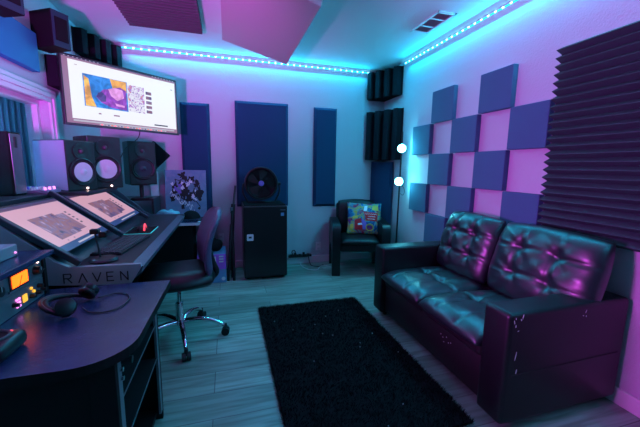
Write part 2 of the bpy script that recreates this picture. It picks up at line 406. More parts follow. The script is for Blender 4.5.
for (c, r), lab in spots.items():
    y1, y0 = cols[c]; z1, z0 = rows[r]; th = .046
    o = MB().box(RIGHT-th, RIGHT, y0, y1, z0, z1, .006).build('square_panel', 'fabric_square_lit'); tag(o, lab, 'acoustic panel', 'checkered square panels on the right wall')
# wedge foam sheet on right wall (ridges run along y)
o = wedge_sheet((RIGHT-.002, .35, .84), (0, 1, 0), (0, 0, 1), (-1, 0, 0), 1.135, 1.2, 24, .07, .022).build('wedge_foam', 'foam_purple')
tag(o, 'large sheet of dark horizontal ridged foam on right wall above the sofa', 'foam panel')
# corner traps with vertical ridges
def corner_trap(pa, pb, inner, z0, z1, n, label, depth=.05):
    pa, pb = Vector((*pa, 0)), Vector((*pb, 0)); d = (pb-pa); L = d.length; d.normalize(); nrm = Vector((d.y, -d.x, 0))
    if nrm.dot(Vector((*inner, 0)) - pa) < 0: nrm = -nrm
    p = [pa]
    for k in range(n):
        for f_, h in ((.04, .0), (.18, depth), (.62, depth), (.78, .0)):
            p.append(pa + d*(L*(k+f_)/n) + nrm*h)
    p.append(pb)
    cx = Vector((pb.x if abs(pb.x-RIGHT) < .02 or abs(pb.x-LEFT) < .02 else pa.x, BACK, 0))
    p.append(cx)
    p = [Vector((q.x, q.y, z0)) for q in p]
    o = MB().prism(p, (0, 0, z1-z0)).build('corner_foam', 'foam'); tag(o, label, 'bass trap', 'ridged foam blocks in the corners')
corner_trap((1.755, BACK-.001), (RIGHT-.001, 3.44), (0, 2), 2.085, 2.405, 4, 'short ridged foam block in the right corner just under the light strip')
corner_trap((1.76, BACK-.001), (RIGHT-.001, 3.39), (0, 2), 1.335, 1.93, 4, 'tall ridged foam block in the right corner above the floor lamp')
corner_trap((-1.03, BACK-.001), (LEFT+.001, 3.40), (0, 2), 2.20, 2.405, 4, 'ridged foam block in the left corner above the television')
o = MB().prism([(1.83, BACK-.015, .09), (1.86, BACK-.06, .09), (RIGHT-.05, 3.57, .09), (RIGHT-.015, 3.545, .09), (RIGHT-.015, BACK-.015, .09)], (0, 0, 1.22)).build('corner_bass_trap', 'fabric_panel')
tag(o, 'smooth blue fabric trap standing in the right corner behind the armchair', 'bass trap')

# ================================================================ LEFT WALL THINGS
o = MB().box(LEFT, LEFT+.05, 1.5, 2.72, 1.845, 2.095, .006).build('acoustic_panel', 'panel_blue'); tag(o, 'long blue fabric panel on left wall above the window', 'acoustic panel')
def small_speaker(L, th, w_, d, z0, z1, label):
    n = Vector((math.cos(th), -math.sin(th), 0)); t_ = Vector((math.sin(th), math.cos(th), 0)); L = Vector((L[0], L[1], (z0+z1)/2)); az = Vector((0, 0, 1)); h = z1-z0
    r = thing('wall_speaker', label, 'speaker', (L.x, L.y, z0), 0, 'small speakers on the left wall'); c = L + t_*w_/2 - n*d/2
    MB().obox(c, n, t_, az, d/2, w_/2, h/2, .006).build('cabinet', 'black_matte', r)
    MB().obox(L + t_*w_/2 + n*.001, n, t_, az, .003, w_/2-.004, h/2-.004, .002).build('baffle', 'dark_teal', r)
    MB().obox(L + t_*w_/2 + n*.004, n, t_, az, .005, w_*.34, h*.32, .003).build('grille', 'black_matte', r)
    MB().obox(c - n*(d/2+.02) , n, t_, az, .03, .02, .04).build('wall_bracket', 'black_plastic', r)
small_speaker((-1.088, 2.665), math.radians(32), .12, .20, 2.015, 2.25, 'small square-fronted speaker mounted high on left wall near the corner')
small_speaker((-1.10, 2.12), math.radians(25), .15, .14, 2.03, 2.26, 'small speaker mounted high on left wall at the edge of view')
o = MB().box(LEFT, -1.15, 2.9, 3.1, 1.80, 2.02, .008).build('foam_block', 'foam'); tag(o, 'dark foam block on left wall behind the upper left of the television', 'foam panel')
# diamond foam tile
o = MB().obox((-.75, BACK-.027, 1.335), Vector((1, 0, 1)).normalized(), (0, 1, 0), Vector((-1, 0, 1)).normalized(), .11, .025, .11, .01).build('foam_tile', 'foam')
tag(o, 'dark foam tile turned to a diamond on back wall below the television', 'foam panel')

# ================================================================ TELEVISION
yl = 2.86; TL = Vector((-.400*yl, yl, 0)); TR = Vector((-.156*yl, 1.21*yl, 0)); tw = (TR-TL).length; td = (TR-TL).normalized(); tn = Vector((td.y, -td.x, 0))
tz1 = CAMH + .2788*yl; tz0 = CAMH + .105*yl - .015; th_ = tz1-tz0; az = Vector((0, 0, 1))
tv = thing('television', 'wide wall-mounted television showing a white web page', 'television', ((TL+TR)/2 + az*tz0))
def TP(s, t_, off=0): return TL + td*(tw*s) + az*(tz0 + th_*t_) + tn*off
MB().obox(TP(.5, .5, -.02), td, tn, az, tw/2, .02, th_/2, .006).build('casing', 'black_plastic', tv)
s_ = MB()
def quad(mb, P, m_, s0, s1, t0, t1, off): mb.use(m_).poly([P(s0, t0, off), P(s1, t0, off), P(s1, t1, off), P(s0, t1, off)])
quad(s_, TP, 'page_bar', .015, .985, .03, .975, .0006)
quad(s_, TP, 'page_white', .055, .975, .10, .93, .0012)
quad(s_, TP, 'page_dark', .015, .985, .955, .975, .0014)
for k in range(9): quad(s_, TP, 'touch_white', .03+k*.03, .04+k*.03, .960, .970, .0018)
for k in range(8): quad(s_, TP, 'touch_white', .74+k*.03, .755+k*.03, .960, .970, .0018)
quad(s_, TP, 'tv_sky', .15, .50, .30, .77, .0018)
s_.use('tv_orange'); s_.poly([TP(a_-.062, b_+.045, .0020) for a_, b_ in ((.22, .26), (.30, .26), (.27, .40), (.255, .66), (.22, .70))]); s_.poly([TP(a_-.062, b_+.045, .0020) for a_, b_ in ((.42, .72), (.555, .72), (.555, .55), (.50, .62), (.44, .58))])
s_.use('tv_purple'); s_.poly([TP(a_-.062, b_+.045, .0022) for a_, b_ in ((.30, .42), (.34, .34), (.42, .28), (.55, .27), (.55, .58), (.50, .62), (.45, .58), (.36, .54))])
s_.use('tv_pink'); s_.poly([TP(a_-.062, b_+.045, .0024) for a_, b_ in ((.40, .56), (.46, .60), (.52, .58), (.53, .46), (.47, .40), (.42, .46))]); s_.poly([TP(a_-.062, b_+.045, .0024) for a_, b_ in ((.45, .36), (.53, .34), (.53, .31), (.46, .32))])
s_.use('tv_dark'); s_.poly([TP(a_-.062, b_+.045, .0026) for a_, b_ in ((.305, .42), (.34, .35), (.375, .36), (.38, .45), (.35, .50), (.32, .48))])
quad(s_, TP, 'tv_collage', .505, .655, .31, .74, .0018)
for k in range(5): quad(s_, TP, 'touch_picture', .67, .725, .635-k*.078, .685-k*.078, .0018)
quad(s_, TP, 'page_dark', .74, .88, .128, .150, .0018)
for a_, b_ in ((.25, .27), (.37, .42)): quad(s_, TP, 'page_bar', a_, b_, .20, .22, .0018)
quad(s_, TP, 'page_bar', .10, .118, .865, .872, .0018); quad(s_, TP, 'page_dark', .93, .95, .80, .81, .0018); quad(s_, TP, 'page_bar_light', .06, .95, .06, .085, .0018)
quad(s_, TP, 'touch_white', .25, .86, .034, .056, .0018)
for k in range(22): quad(s_, TP, ['red_led', 'page_bar', 'desktop_blue', 'amber_line'][k % 4], .26+k*.027, .275+k*.027, .038, .052, .0022)
s_.build('screen', None, tv)
MB().obox(TP(.5, .005, .002), td, tn, az, tw/2, .004, .006).build('lower_bezel', 'dark_grey', tv)
ar = MB().obox(TP(.5, .5, -.055), td, tn, az, .12, .02, .12)
corner = Vector((LEFT+.024, 3.62, (tz0+tz1)/2)); ar.cyl(TP(.5, .5, -.06), corner, .02, seg=8).obox(corner, (0, 1, 0), (0, 0, 1), (1, 0, 0), .1, .12, .02)
ar.build('wall_arm', 'black_plastic', tv)
cab = MB().tube([TP(.62, .02, -.045), TP(.60, -.12, -.06), TP(.50, -.3, -.1), TP(.44, -.55, -.12)], .004, 6).build('cable', 'rubber', tv)

# ================================================================ STUDIO CONSOLE
con = thing('studio_console', 'long black mixing console desk with two tilted touch displays', 'desk', (-.8, 2.4, 0))
cy0, cy1 = 1.65, 3.28
MB().box(-1.2, -.452, cy0+.022, cy1, .728, .762, .004).build('worktop', 'console_black', con)
# padded bevelled front edge
MB().prism([(-.4525, cy0+.022, .762), (-.405, cy0+.022, .748), (-.415, cy0+.022, .715), (-.455, cy0+.022, .68), (-.47, cy0+.022, .68), (-.47, cy0+.022, .728), (-.4525, cy0+.022, .728)], (0, cy1-cy0-.022, 0)).build('front_edge', 'console_edge', con)
prof = [(-.79, .692), (-.46, .668), (-.408, .752), (-.412, .766), (-.70, .770), (-.755, .800), (-.80, .852), (-1.0, 1.035), (-1.06, 1.035), (-1.06, .70)]
ck = MB().prism([(x, cy0, z) for x, z in prof], (0, .022, 0)).build('end_cheek', 'alu', con)
def letters(word, P, height, gap, width, material, parent, name='lettering', stroke=.12):
    """simple stroke capitals laid on plane P(s, t, off)"""
    G = {'R': [[(0, 0), (0, 1)], [(0, 1), (.8, 1)], [(.8, 1), (.9, .75)], [(.9, .75), (.7, .5)], [(.7, .5), (0, .5)], [(.4, .5), (.9, 0)]],
         'A': [[(0, 0), (.5, 1)], [(.5, 1), (1, 0)]], 'V': [[(0, 1), (.5, 0)], [(.5, 0), (1, 1)]],
         'E': [[(0, 0), (0, 1)], [(0, 1), (.8, 1)], [(0, .5), (.7, .5)], [(0, 0), (.8, 0)]], 'N': [[(0, 0), (0, 1)], [(0, 1), (.9, 0)], [(.9, 0), (.9, 1)]]}
    mb = MB(); s0 = 0
    for ch in word:
        for a_, b_ in G[ch]:
            A = P(s0 + a_[0]*width, a_[1]*height); B = P(s0 + b_[0]*width, b_[1]*height); dd = (B-A).normalized(); nz = Vector((0, -1, 0)); sd = dd.cross(nz)
            mb.obox((A+B)/2, dd, sd, nz, (B-A).length/2 + .0015, height*stroke/2, .0006)
        s0 += width + gap
    mb.build(name, material, parent)
letters('RAVEN', lambda s, t_: Vector((-.725 + s, cy0-.0008, .698 + t_ + s*-.02)), .042, .024, .033, 'ink', ck)
MB().prism([(x, cy1, z) for x, z in prof], (0, .022, 0)).build('end_cheek', 'console_edge', con)
# display plane
sb = Vector((-.765, 0, .838)); st = Vector((-.985, 0, 1.005)); su = (st-sb).normalized(); sl = (st-sb).length; sn = Vector((-su.z, 0, su.x)) if False else Vector((su.z, 0, -su.x))
if sn.z < 0: sn = -sn
MB().prism([(-.70, cy0+.022, .762), (-.755, cy0+.022, .795), (-1.03, cy0+.022, 1.004), (-1.10, cy0+.022, .95), (-1.10, cy0+.022, .762)], (0, cy1-cy0-.25, 0)).build('display_housing', 'console_black', con)
fe = cy1-.25
for k, (ya, yb) in enumerate([(1.695, 2.215), (2.365, 2.965)]):
    def DP(s, t_, off=0, ya=ya, yb=yb): return Vector((0, ya + (yb-ya)*s, 0)) + sb + su*(sl*t_) + sn*(off+.014)
    d = MB().obox(DP(.5, .5, -.0), (0, 1, 0), su, sn, (yb-ya)/2+.02, sl/2+.028, .008, .003).build('touch_display', 'black_plastic', con)
    s_ = MB()
    quad(s_, DP, 'desktop_blue', -.02, 1.02, -.14, 1.05, .0088)
    quad(s_, DP, 'touch_page', 0, 1, .0, 1.0, .0092); quad(s_, DP, 'touch_bar', -.01, 1.01, .97, 1.04, .0096)
    quad(s_, DP, 'touch_picture', .17, .60, .10, .70, .0096); quad(s_, DP, 'touch_picture', .60, .76, .14, .64, .0097)
    for q in range(5): quad(s_, DP, 'page_dark', .80, .84, .62-q*.085, .66-q*.085, .0098)
    for a_, b_ in ((.22, .24), (.34, .37)): quad(s_, DP, 'page_bar', a_, b_, .03, .06, .0098)
    quad(s_, DP, 'touch_white', .30, .86, -.10, -.065, .0098)
    s_.build('screen', None, d)
def rail(y, w_=.016):
    return MB().obox(Vector((0, y, 0)) + sb + su*(sl*.42) + sn*.018, (0, 1, 0), su, sn, w_, sl/2+.095, .014, .005)
for y in (1.668, 2.29, 3.005): rail(y).build('display_rail', 'rail', con)
MB().obox(Vector((0, 2.29, 0)) + sb + su*(sl*.42) + sn*.034, (0, 1, 0), su, sn, .003, sl/2+.09, .002).build('cable_channel', 'alu', con)
# bridge shelf behind the displays
MB().box(-1.24, -1.035, 1.60, 3.28, 1.030, 1.055, .004).build('bridge_shelf', 'console_black', con)
MB().box(-1.035, -.87, 2.40, 2.98, 1.030, 1.055, .004).build('speaker_ledge', 'console_black', con)
MB().box(-1.20, -1.06, 1.68, 1.70, .762, 1.03).build('shelf_support', 'console_black', con); MB().box(-1.20, -1.06, 3.2, 3.22, .762, 1.03).build('shelf_support', 'console_black', con)
for y in (1.80, 3.15): MB().box(-1.15, -.72, y, y+.04, 0, .728, .004).build('pedestal', 'black_matte', con)
MB().box(-1.17, -1.14, 1.84, 3.15, .2, .728).build('back_panel', 'black_matte', con)

# things on the console
kb = thing('keyboard', 'slim black computer keyboard on console in front of displays', 'keyboard', (-.60, 2.08, .762), math.radians(-6))
def RL(root, x, y, z): return ROOT[root.name] @ Vector((x, y, z))
def rbox(mb, root, x0, x1, y0, y1, z0, z1, bev=0):
    M = ROOT[root.name].to_3x3(); c = RL(root, (x0+x1)/2, (y0+y1)/2, (z0+z1)/2)
    return mb.obox(c, M @ Vector((1, 0, 0)), M @ Vector((0, 1, 0)), M @ Vector((0, 0, 1)), (x1-x0)/2, (y1-y0)/2, (z1-z0)/2, bev)
rbox(MB(), kb, -.075, .075, -.22, .22, 0, .012, .003).build('case', 'black_plastic', kb)
for i in range(5):
    for j in range(15):
        o = rbox(MB(), kb, -.068+i*.0275, -.045+i*.0275, -.214+j*.0288, -.19+j*.0288, .012, .018, .002)
        o.build('key', 'dark_grey', kb)
ms = thing('computer_mouse', 'computer mouse glowing red on a cyan-edged pad at far end of keyboard', 'mouse', (-.605, 2.53, .762))
MB().box(-.69, -.52, 2.40, 2.66, .762, .766, .001).build('pad', 'cyan_led', ms)
MB().box(-.685, -.525, 2.405, 2.655, .766, .768, .001).build('pad_cloth', 'black_matte', ms)
MB().sph((-.605, 2.53, .768), .05, .62, 1.15, .7).build('shell', 'black_plastic', ms, 180)
MB().tube([(-.575, 2.47, .772), (-.578, 2.49, .795), (-.585, 2.53, .808), (-.59, 2.57, .798), (-.59, 2.59, .772)], .006, 8).build('light_band', 'red_led', ms, 180)
stn = thing('desk_microphone_stand', 'small round-based desk stand with clip beside end of console', 'stand', (-.62, 1.77, .762))
MB().lathe((-.60, 1.765, .762), (0, 0, 1), [(.062, 0), (.064, .006), (.055, .016), (.012, .02)], 28).build('base', 'black_plastic', stn, 40)
MB().cyl((-.615, 1.77, .78), (-.635, 1.785, .90), .0045, seg=10).build('pole', 'black_plastic', stn, 60)
MB().box(-.655, -.615, 1.77, 1.80, .895, .92, .006).box(-.62, -.585, 1.775, 1.795, .875, .905, .006).build('clip', 'black_plastic', stn)

def monitor(F0, psi, w_, d, h, z, cone, label, led=True, cat='speaker', nm='studio_monitor'):
    n = Vector((math.cos(psi), -math.sin(psi), 0)); t_ = Vector((math.sin(psi), math.cos(psi), 0)); az = Vector((0, 0, 1)); F0 = Vector((F0[0], F0[1], z))
    r = thing(nm, label, cat, tuple(F0 + t_*w_/2 - n*d/2), 0, 'studio speakers behind the displays'); c = F0 + t_*w_/2 - n*d/2 + az*h/2
    MB().obox(c, n, t_, az, d/2, w_/2, h/2, .008).build('cabinet', 'monitor_black', r)
    f0 = F0 + t_*w_/2
    wc = f0 + az*h*.375 + n*.001; R = w_*.445
    MB().lathe(wc, n, [(R, -.001), (R, .008), (R*.93, .011), (R*.86, .006)], 36).build('woofer_ring', 'black_plastic', r, 40)
    MB().lathe(wc, n, [(R*.84, .007), (R*.80, .012), (R*.72, .008)], 36).build('surround', 'rubber', r, 40)
    MB().lathe(wc, n, [(R*.70, .009), (R*.5, .004), (R*.28, .003)], 36).build('cone', cone, r, 40)
    MB().lathe(wc, n, [(R*.28, .003), (R*.26, .009), (R*.12, .013), (0.001, .014)], 24).build('dust_cap', cone, r, 40)
    MB().lathe(wc, n, [(R*.31, .0045), (R*.295, .0065), (R*.28, .0045)], 28).build('cap_ring', 'rubber', r, 40)
    tc_ = f0 + az*h*.785; Rt = w_*.27
    MB().lathe(tc_, n, [(Rt, -.001), (Rt, .006), (Rt*.9, .007), (Rt*.45, .001), (Rt*.3, .001)], 30).build('tweeter_horn', 'black_plastic', r, 40)
    MB().sph(tc_ + n*.002, Rt*.28, seg=14).build('tweeter_dome', 'dark_grey', r, 180)
    if led: MB().sph(f0 + az*h*.045 + t_*w_*.12 + n*.002, .007, seg=10).build('power_light', 'led_small', r)
    return r
mat('monitor_black', (.012, .014, .015), .5, bump=.1, bscale=300)
mat('monitor_side_lit', (.32, .24, .38), .4)  # purple light on the speaker's side put into the colour
mat('chair_back_lit', (.14, .07, .15), .4)  # purple light falling on the black backrest put into its colour
SH = 1.055
m1 = monitor((-1.0, 2.46), math.radians(30), .21, .275, .335, SH, 'cone', 'white-coned studio speaker with purple-lit side, nearer of the pair')
m2 = monitor((-.962, 2.70), math.radians(50), .228, .24, .385, SH, 'cone', 'white-coned studio speaker, farther of the pair, beside the dark-coned one')
m1p = Vector((-1.0, 2.46, SH)); n_ = Vector((math.cos(math.radians(30)), -math.sin(math.radians(30)), 0)); t_ = Vector((math.sin(math.radians(30)), math.cos(math.radians(30)), 0))
MB().obox(m1p - n_*.1375 - t_*.001 + Vector((0, 0, .1675)), n_, t_, (0, 0, 1), .133, .0015, .162, .001).build('side_panel', 'monitor_side_lit', m1)  # added sheet giving the cabinet's side its lit colour
# mixer and dark case on the bridge
mx_ = thing('mixer', 'small mixer with pink-lit knobs behind the nearer display', 'mixer', (-1.12, 2.27, SH))
MB().box(-1.21, -1.04, 2.285, 2.455, SH, SH+.02, .004).build('body', 'monitor_side_lit', mx_)
for i in range(6):
    for j in range(3):
        cx, cy = -1.18+j*.055, 2.30+i*.027
        MB().cyl((cx, cy, SH+.02), (cx, cy, SH+.037), .008, .006, 10).build('knob', ['pink_led', 'cone', 'paint_violet', 'amber'][(i*2+j) % 4] if (i+j) % 2 else 'cone', mx_)
dc = thing('speaker_cabinet', 'big black speaker cabinet at left edge in front of the window', 'speaker', (-1.18, 2.2, SH))
MB().box(-1.235, -1.125, 2.14, 2.26, SH, 1.405, .008).build('cabinet', 'black_matte', dc)
MB().box(-1.125, -1.121, 2.15, 2.25, SH+.01, 1.395, .002).build('side_plate', 'steel_grey', dc)
MB().box(-1.121, -1.118, 2.18, 2.205, 1.32, 1.38, .002).build('handle_slot', 'black_plastic', dc)

# third monitor on its stand
wing_z = .655
sp3 = monitor((-.865, 3.33), math.radians(62), .235, .20, .405, 1.045, 'cone_dark', 'dark-coned studio speaker on a short stand below the television', led=False)
c3 = Vector((-.865, 3.33, 0)) + Vector((math.sin(math.radians(62)), math.cos(math.radians(62)), 0))*.1175 - Vector((math.cos(math.radians(62)), -math.sin(math.radians(62)), 0))*.1
sst = thing('speaker_stand', 'short black pole stand under the dark-coned speaker', 'stand', (c3.x, c3.y, .905))
MB().box(c3.x-.07, c3.x+.07, c3.y-.07, c3.y+.07, 1.037, 1.045, .002).build('top_plate', 'black_plastic', sst)
MB().cyl((c3.x, c3.y, .915), (c3.x, c3.y, 1.037), .018, seg=16).build('pole', 'black_plastic', sst, 60)
MB().box(c3.x-.08, c3.x+.08, c3.y-.07, c3.y+.07, .905, .915, .002).build('base_plate', 'black_plastic', sst)
# ================================================================ SIDE TABLE ALONG THE BACK WALL
wt = thing('corner_desk', 'dark corner desk with pale edge along the back wall', 'desk', (-.66, 3.64, 0))
MB().box(-1.22, -.13, 3.42, 3.865, wing_z-.028, wing_z, .003).build('worktop', 'desk_laminate', wt)
MB().box(-1.20, -.132, 3.414, 3.42, wing_z-.028, wing_z-.001).build('edge_strip', 'white', wt)
for x in (-1.2, -.40): MB().box(x, x+.04, 3.46, 3.84, 0, wing_z-.028, .003).build('side_panel', 'black_matte', wt)
MB().box(-1.16, -.36, 3.44, 3.455, 0.01, wing_z-.03).build('under_desk_shade', 'black_matte', wt)  # added black sheet standing in for the shade under the desk
bx = thing('equipment_riser', 'low dark shelf riser under the speaker stand', 'riser', (-.86, 3.60, wing_z))
MB().box(-1.02, -.70, 3.44, 3.76, .885, .905, .003).build('top', 'console_black', bx)
for x in (-1.02, -.72): MB().box(x, x+.02, 3.44, 3.76, wing_z, .885).build('side', 'console_black', bx)
o = MB().box(-.80, -.72, 3.80, 3.83, wing_z, 1.16, .004).build('lit_wall_board', 'white'); tag(o, 'stand-in board for the cyan-lit wall corner between speaker and canvas', 'board')  # added in place of a bright patch of lit wall
# crumpled bag
bg = MB().sph((-.585, 3.50, wing_z+.06), .095, 1.0, .7, .75, 28)
for v_ in bg.bm.verts:
    f_ = noise.noise(v_.co*18); v_.co += (v_.co - Vector((-.585, 3.50, wing_z+.05)))*f_*.45; v_.co.z = max(v_.co.z, wing_z+.0005)
tag(bg.build('plastic_bag', 'plastic_bag', smooth=50), 'crumpled cyan plastic bag on the corner desk', 'bag')
# cap
cp = thing('cap', 'black cap lying in front of the painted canvas', 'cap', (-.34, 3.56, wing_z))
h = MB().sph((-.38, 3.60, wing_z), .095, 1.05, 1, 1.1, 24)
bmesh.ops.delete(h.bm, geom=[v_ for v_ in h.bm.verts if v_.co.z < wing_z], context='VERTS')
h.build('crown', 'black_matte', cp, 180)
MB().prism([(-.30, 3.50, wing_z+.004), (-.27, 3.49, wing_z+.004), (-.215, 3.51, wing_z+.004), (-.20, 3.55, wing_z+.004), (-.22, 3.60, wing_z+.004), (-.28, 3.63, wing_z+.004)], (0, 0, .008)).build('brim', 'black_matte', cp)
MB().tube([(-.30, 3.49, wing_z+.012), (-.275, 3.52, wing_z+.02), (-.27, 3.57, wing_z+.022), (-.29, 3.63, wing_z+.012)], .004, 6).build('band', 'dark_grey', cp)
for k, (x, y, rz, lab) in enumerate([(-.20, 3.50, .2, 'white sheet of paper at the right end of the corner desk'), (-.24, 3.48, -.25, 'white sheet of paper slipped under the other, on the corner desk')]):
    c_, s__ = math.cos(rz), math.sin(rz)
    z = wing_z + (.001 if k else .003); z0 = z-.001
    o = MB().prism([(x+c_*a_-s__*b_, y+s__*a_+c_*b_, z0) for a_, b_ in ((-.06, -.045), (.06, -.045), (.06, .045), (-.06, .045))], (0, 0, .0012)).build('paper_sheet', 'white'); tag(o, lab, 'paper', 'papers on the corner desk')
# painted canvas leaning on the wall
cv = thing('painted_canvas', 'square canvas with black and white splattered abstract painting', 'painting', (-.42, 3.79, wing_z))
lean = Vector((0, .10, 1)).normalized(); cn = Vector((0, -1, .10)).normalized(); co = Vector((-.655, 3.765, wing_z+.004))
def CP(s, t_, off=0): return co + Vector((.425*s, 0, 0)) + lean*(.525*t_) + cn*off
MB().obox(CP(.5, .5, -.012), (1, 0, 0), lean, cn, .2125, .2625, .012, .002).build('canvas', 'canvas_paint', cv)
def blob(cx, cy, r, seed, ir=.35):
    p = []
    for k in range(22):
        a_ = 2*PI*k/22; rr = r*(1+ir*noise.noise(Vector((math.cos(a_)*1.7+seed*3.1, math.sin(a_)*1.7, seed)))*2)
        p.append((min(.97, max(.03, cx+rr*math.cos(a_))), min(.97, max(.03, cy+rr*math.sin(a_)))))
    return p
pb = MB(); rnd = random.Random(3)
def stroke(mb, pts, wd, off):
    for (x0_, y0_), (x1_, y1_) in zip(pts, pts[1:]):
        A, B = CP(x0_, y0_, off), CP(x1_, y1_, off); d_ = (B-A).normalized(); mb.obox((A+B)/2, d_, d_.cross(cn), cn, (B-A).length/2+wd*.4, wd/2, .0004)
for i in range(26):
    cx, cy = .5+rnd.gauss(0, .17), .60+rnd.gauss(0, .17); pb.poly([CP(x, y, .0006+i*.00002) for x, y in blob(cx, cy, rnd.uniform(.025, .085), i, .5)])
for i in range(9):
    x, y = rnd.uniform(.25, .75), rnd.uniform(.3, .8); path = [(x, y)]
    for q in range(6): x += rnd.uniform(-.09, .11); y += rnd.uniform(-.09, .08); x = min(.93, max(.07, x)); y = min(.93, max(.07, y)); path.append((x, y))
    stroke(pb, path, .008, .0013)
pb.build('black_paint', 'ink', cv)
pw = MB()
for i in range(10):
    cx, cy = .48+rnd.gauss(0, .15), .55+rnd.gauss(0, .13); pw.poly([CP(x, y, .0018+i*.00002) for x, y in blob(cx, cy, rnd.uniform(.015, .045), 30+i, .5)])
for i in range(16):
    x, y = .12+i*.035, .50-i*.022+rnd.uniform(-.03, .03); stroke(pw, [(x, y), (x+.03, y+rnd.choice((-.05, .05))), (x+.05, y+.01)], .007, .0022)
pw.build('white_paint', 'paint_white', cv)
pv = MB()
for i in range(5): pv.poly([CP(x, y, .0028+i*.00002) for x, y in blob(.33+rnd.gauss(0, .05), .62+rnd.gauss(0, .06), rnd.uniform(.02, .05), 50+i, .5)])
pv.build('violet_paint', 'paint_violet', cv)

# ================================================================ RACK DESK (foreground)
DZ = .692
rd = thing('rack_desk', 'dark desk with rounded corner and open rack bay in left foreground', 'desk', (-.75, 1.25, 0))
poly = [(-1.2, .935)]
cxr, cyr, rr = -.435, 1.085, .15
for k in range(0, 11):
    a_ = -PI/2 + PI/2*k/10; poly.append((cxr+rr*math.cos(a_), cyr+rr*math.sin(a_)))
poly += [(-.275, 1.60), (-1.2, 1.60)]
tp = MB().prism([(x, y, DZ-.03) for x, y in poly], (0, 0, .03))
tp.bm.normal_update(); tp.mats = ['desk_laminate', 'desk_side']
bmesh.ops.recalc_face_normals(tp.bm, faces=tp.bm.faces)
for f_ in tp.bm.faces: f_.material_index = 0 if f_.normal.z > .5 else 1
tp.build('top', None, rd)
MB().box(-1.15, -.405, 1.0, 1.018, .03, DZ-.03).build('side_panel', 'desk_side', rd)
MB().box(-1.15, -.335, 1.555, 1.575, .0, DZ-.03).build('side_panel', 'desk_side', rd)
MB().box(-1.15, -.36, 1.018, 1.555, .03, .055).build('bottom_panel', 'desk_side', rd)
MB().box(-1.0, -.98, 1.018, 1.555, .055, DZ-.03).build('rear_panel', 'black_matte', rd)
MB().box(-.405, -.335, .995, 1.018, 0, DZ-.031, .002).build('front_post', 'desk_side', rd)
MB().box(-.345, -.335, 1.018, 1.05, .05, DZ-.031).build('rack_rail', 'steel_grey', rd)
MB().box(-.345, -.335, 1.525, 1.555, .05, DZ-.031).build('rack_rail', 'steel_grey', rd)
for z in (.61, .58):
    MB().cyl((-.335, 1.035, z), (-.325, 1.035, z), .007, seg=10).build('screw', 'chrome', rd)
MB().cyl((-.335, 1.06, .625), (-.305, 1.06, .625), .012, seg=12).build('thumb_screw', 'black_plastic', rd)
for z in (.50, .34): MB().box(-.95, -.34, 1.05, 1.525, z, z+.004).build('rack_shelf', 'black_matte', rd); MB().box(-.34, -.337, 1.05, 1.525, z, z+.004).build('shelf_lip', 'steel_grey', rd)
# hutch with rack units
hu = thing('rack_hutch', 'low dark rack hutch on top of the foreground desk', 'rack', (-.95, 1.35, DZ))
MB().box(-1.2, -.715, 1.15, 1.575, .857, .877, .004).build('top', 'desk_laminate', hu)
MB().box(-1.2, -.745, 1.545, 1.565, DZ, .857).build('side', 'desk_side', hu)
MB().box(-1.2, -.745, 1.16, 1.175, DZ, .857).build('side', 'desk_side', hu)
def rack_unit(z0, z1, lab):
    r = thing('rack_unit', lab, 'audio unit', (-.9, 1.36, z0), 0, 'rack units in the hutch')
    MB().box(-1.1, -.762, 1.18, 1.54, z0, z1, .002).build('chassis', 'black_matte', r)
    MB().box(-.762, -.752, 1.177, 1.543, z0, z1, .001).build('faceplate', 'steel_grey', r)
    return r
ru = rack_unit(.772, .855, 'rack preamplifier with glowing amber meter, upper of the two units'); X = -.752
MB().box(X, X+.004, 1.335, 1.445, .784, .842, .001).build('meter_bezel', 'black_plastic', ru)
mt_ = MB().box(X+.004, X+.006, 1.345, 1.437, .791, .835).build('meter', 'amber', ru)
MB().obox((X+.007, 1.39, .806), (0, .5, .866), (0, -.866, .5), (1, 0, 0), .02, .001, .0005).build('needle', 'ink', mt_)
for y, z, r_ in ((1.495, .812, .018), (1.26, .812, .02)):
    k = MB().cyl((X, y, z), (X+.022, y, z), r_, r_*.85, 20).build('knob', 'black_plastic', ru, 50)
    MB().box(X+.022, X+.023, y-.001, y+.001, z, z+r_*.8).build('pointer', 'white', k)
MB().sph((X+.003, 1.515, .840), .004, seg=10).build('indicator_light', 'led_small', ru)
MB().cyl((X, 1.53, .81), (X+.014, 1.53, .805), .004, seg=8).build('switch', 'chrome', ru)
MB().cyl((X, 1.31, .79), (X+.012, 1.31, .79), .006, seg=8).build('switch', 'chrome', ru)
rl = rack_unit(.694, .770, 'rack unit with small coloured meters, lower of the two units')
MB().box(X, X+.003, 1.40, 1.425, .716, .744).build('level_meter', 'yellow_led', rl)
for i in range(2):
    for j in range(3): MB().box(X, X+.004, 1.36+i*.015, 1.367+i*.015, .712+j*.013, .719+j*.013).build('indicator_light', 'pink_led', rl)
for y, z, nm_ in ((1.455, .752, 'yellow_led'), (1.47, .735, 'yellow_led')): MB().cyl((X, y, z), (X+.005, y, z), .006, seg=10).build('button', nm_, rl)
for y, z in ((1.345, .73), (1.45, .722), (1.49, .722), (1.505, .745), (1.525, .722)): MB().cyl((X, y, z), (X+.018, y, z), .009, .007, 14).build('knob', 'black_plastic', rl, 50)
# object on hutch
hb = thing('interface_box', 'small pale teal-lit box on top of the rack hutch', 'audio unit', (-.88, 1.45, .877))
MB().box(-1.0, -.80, 1.20, 1.50, .877, .925, .006).build('body', 'alu', hb)
MB().sph((-.799, 1.48, .893), .004, seg=8).build('indicator_light', 'pink_led', hb)
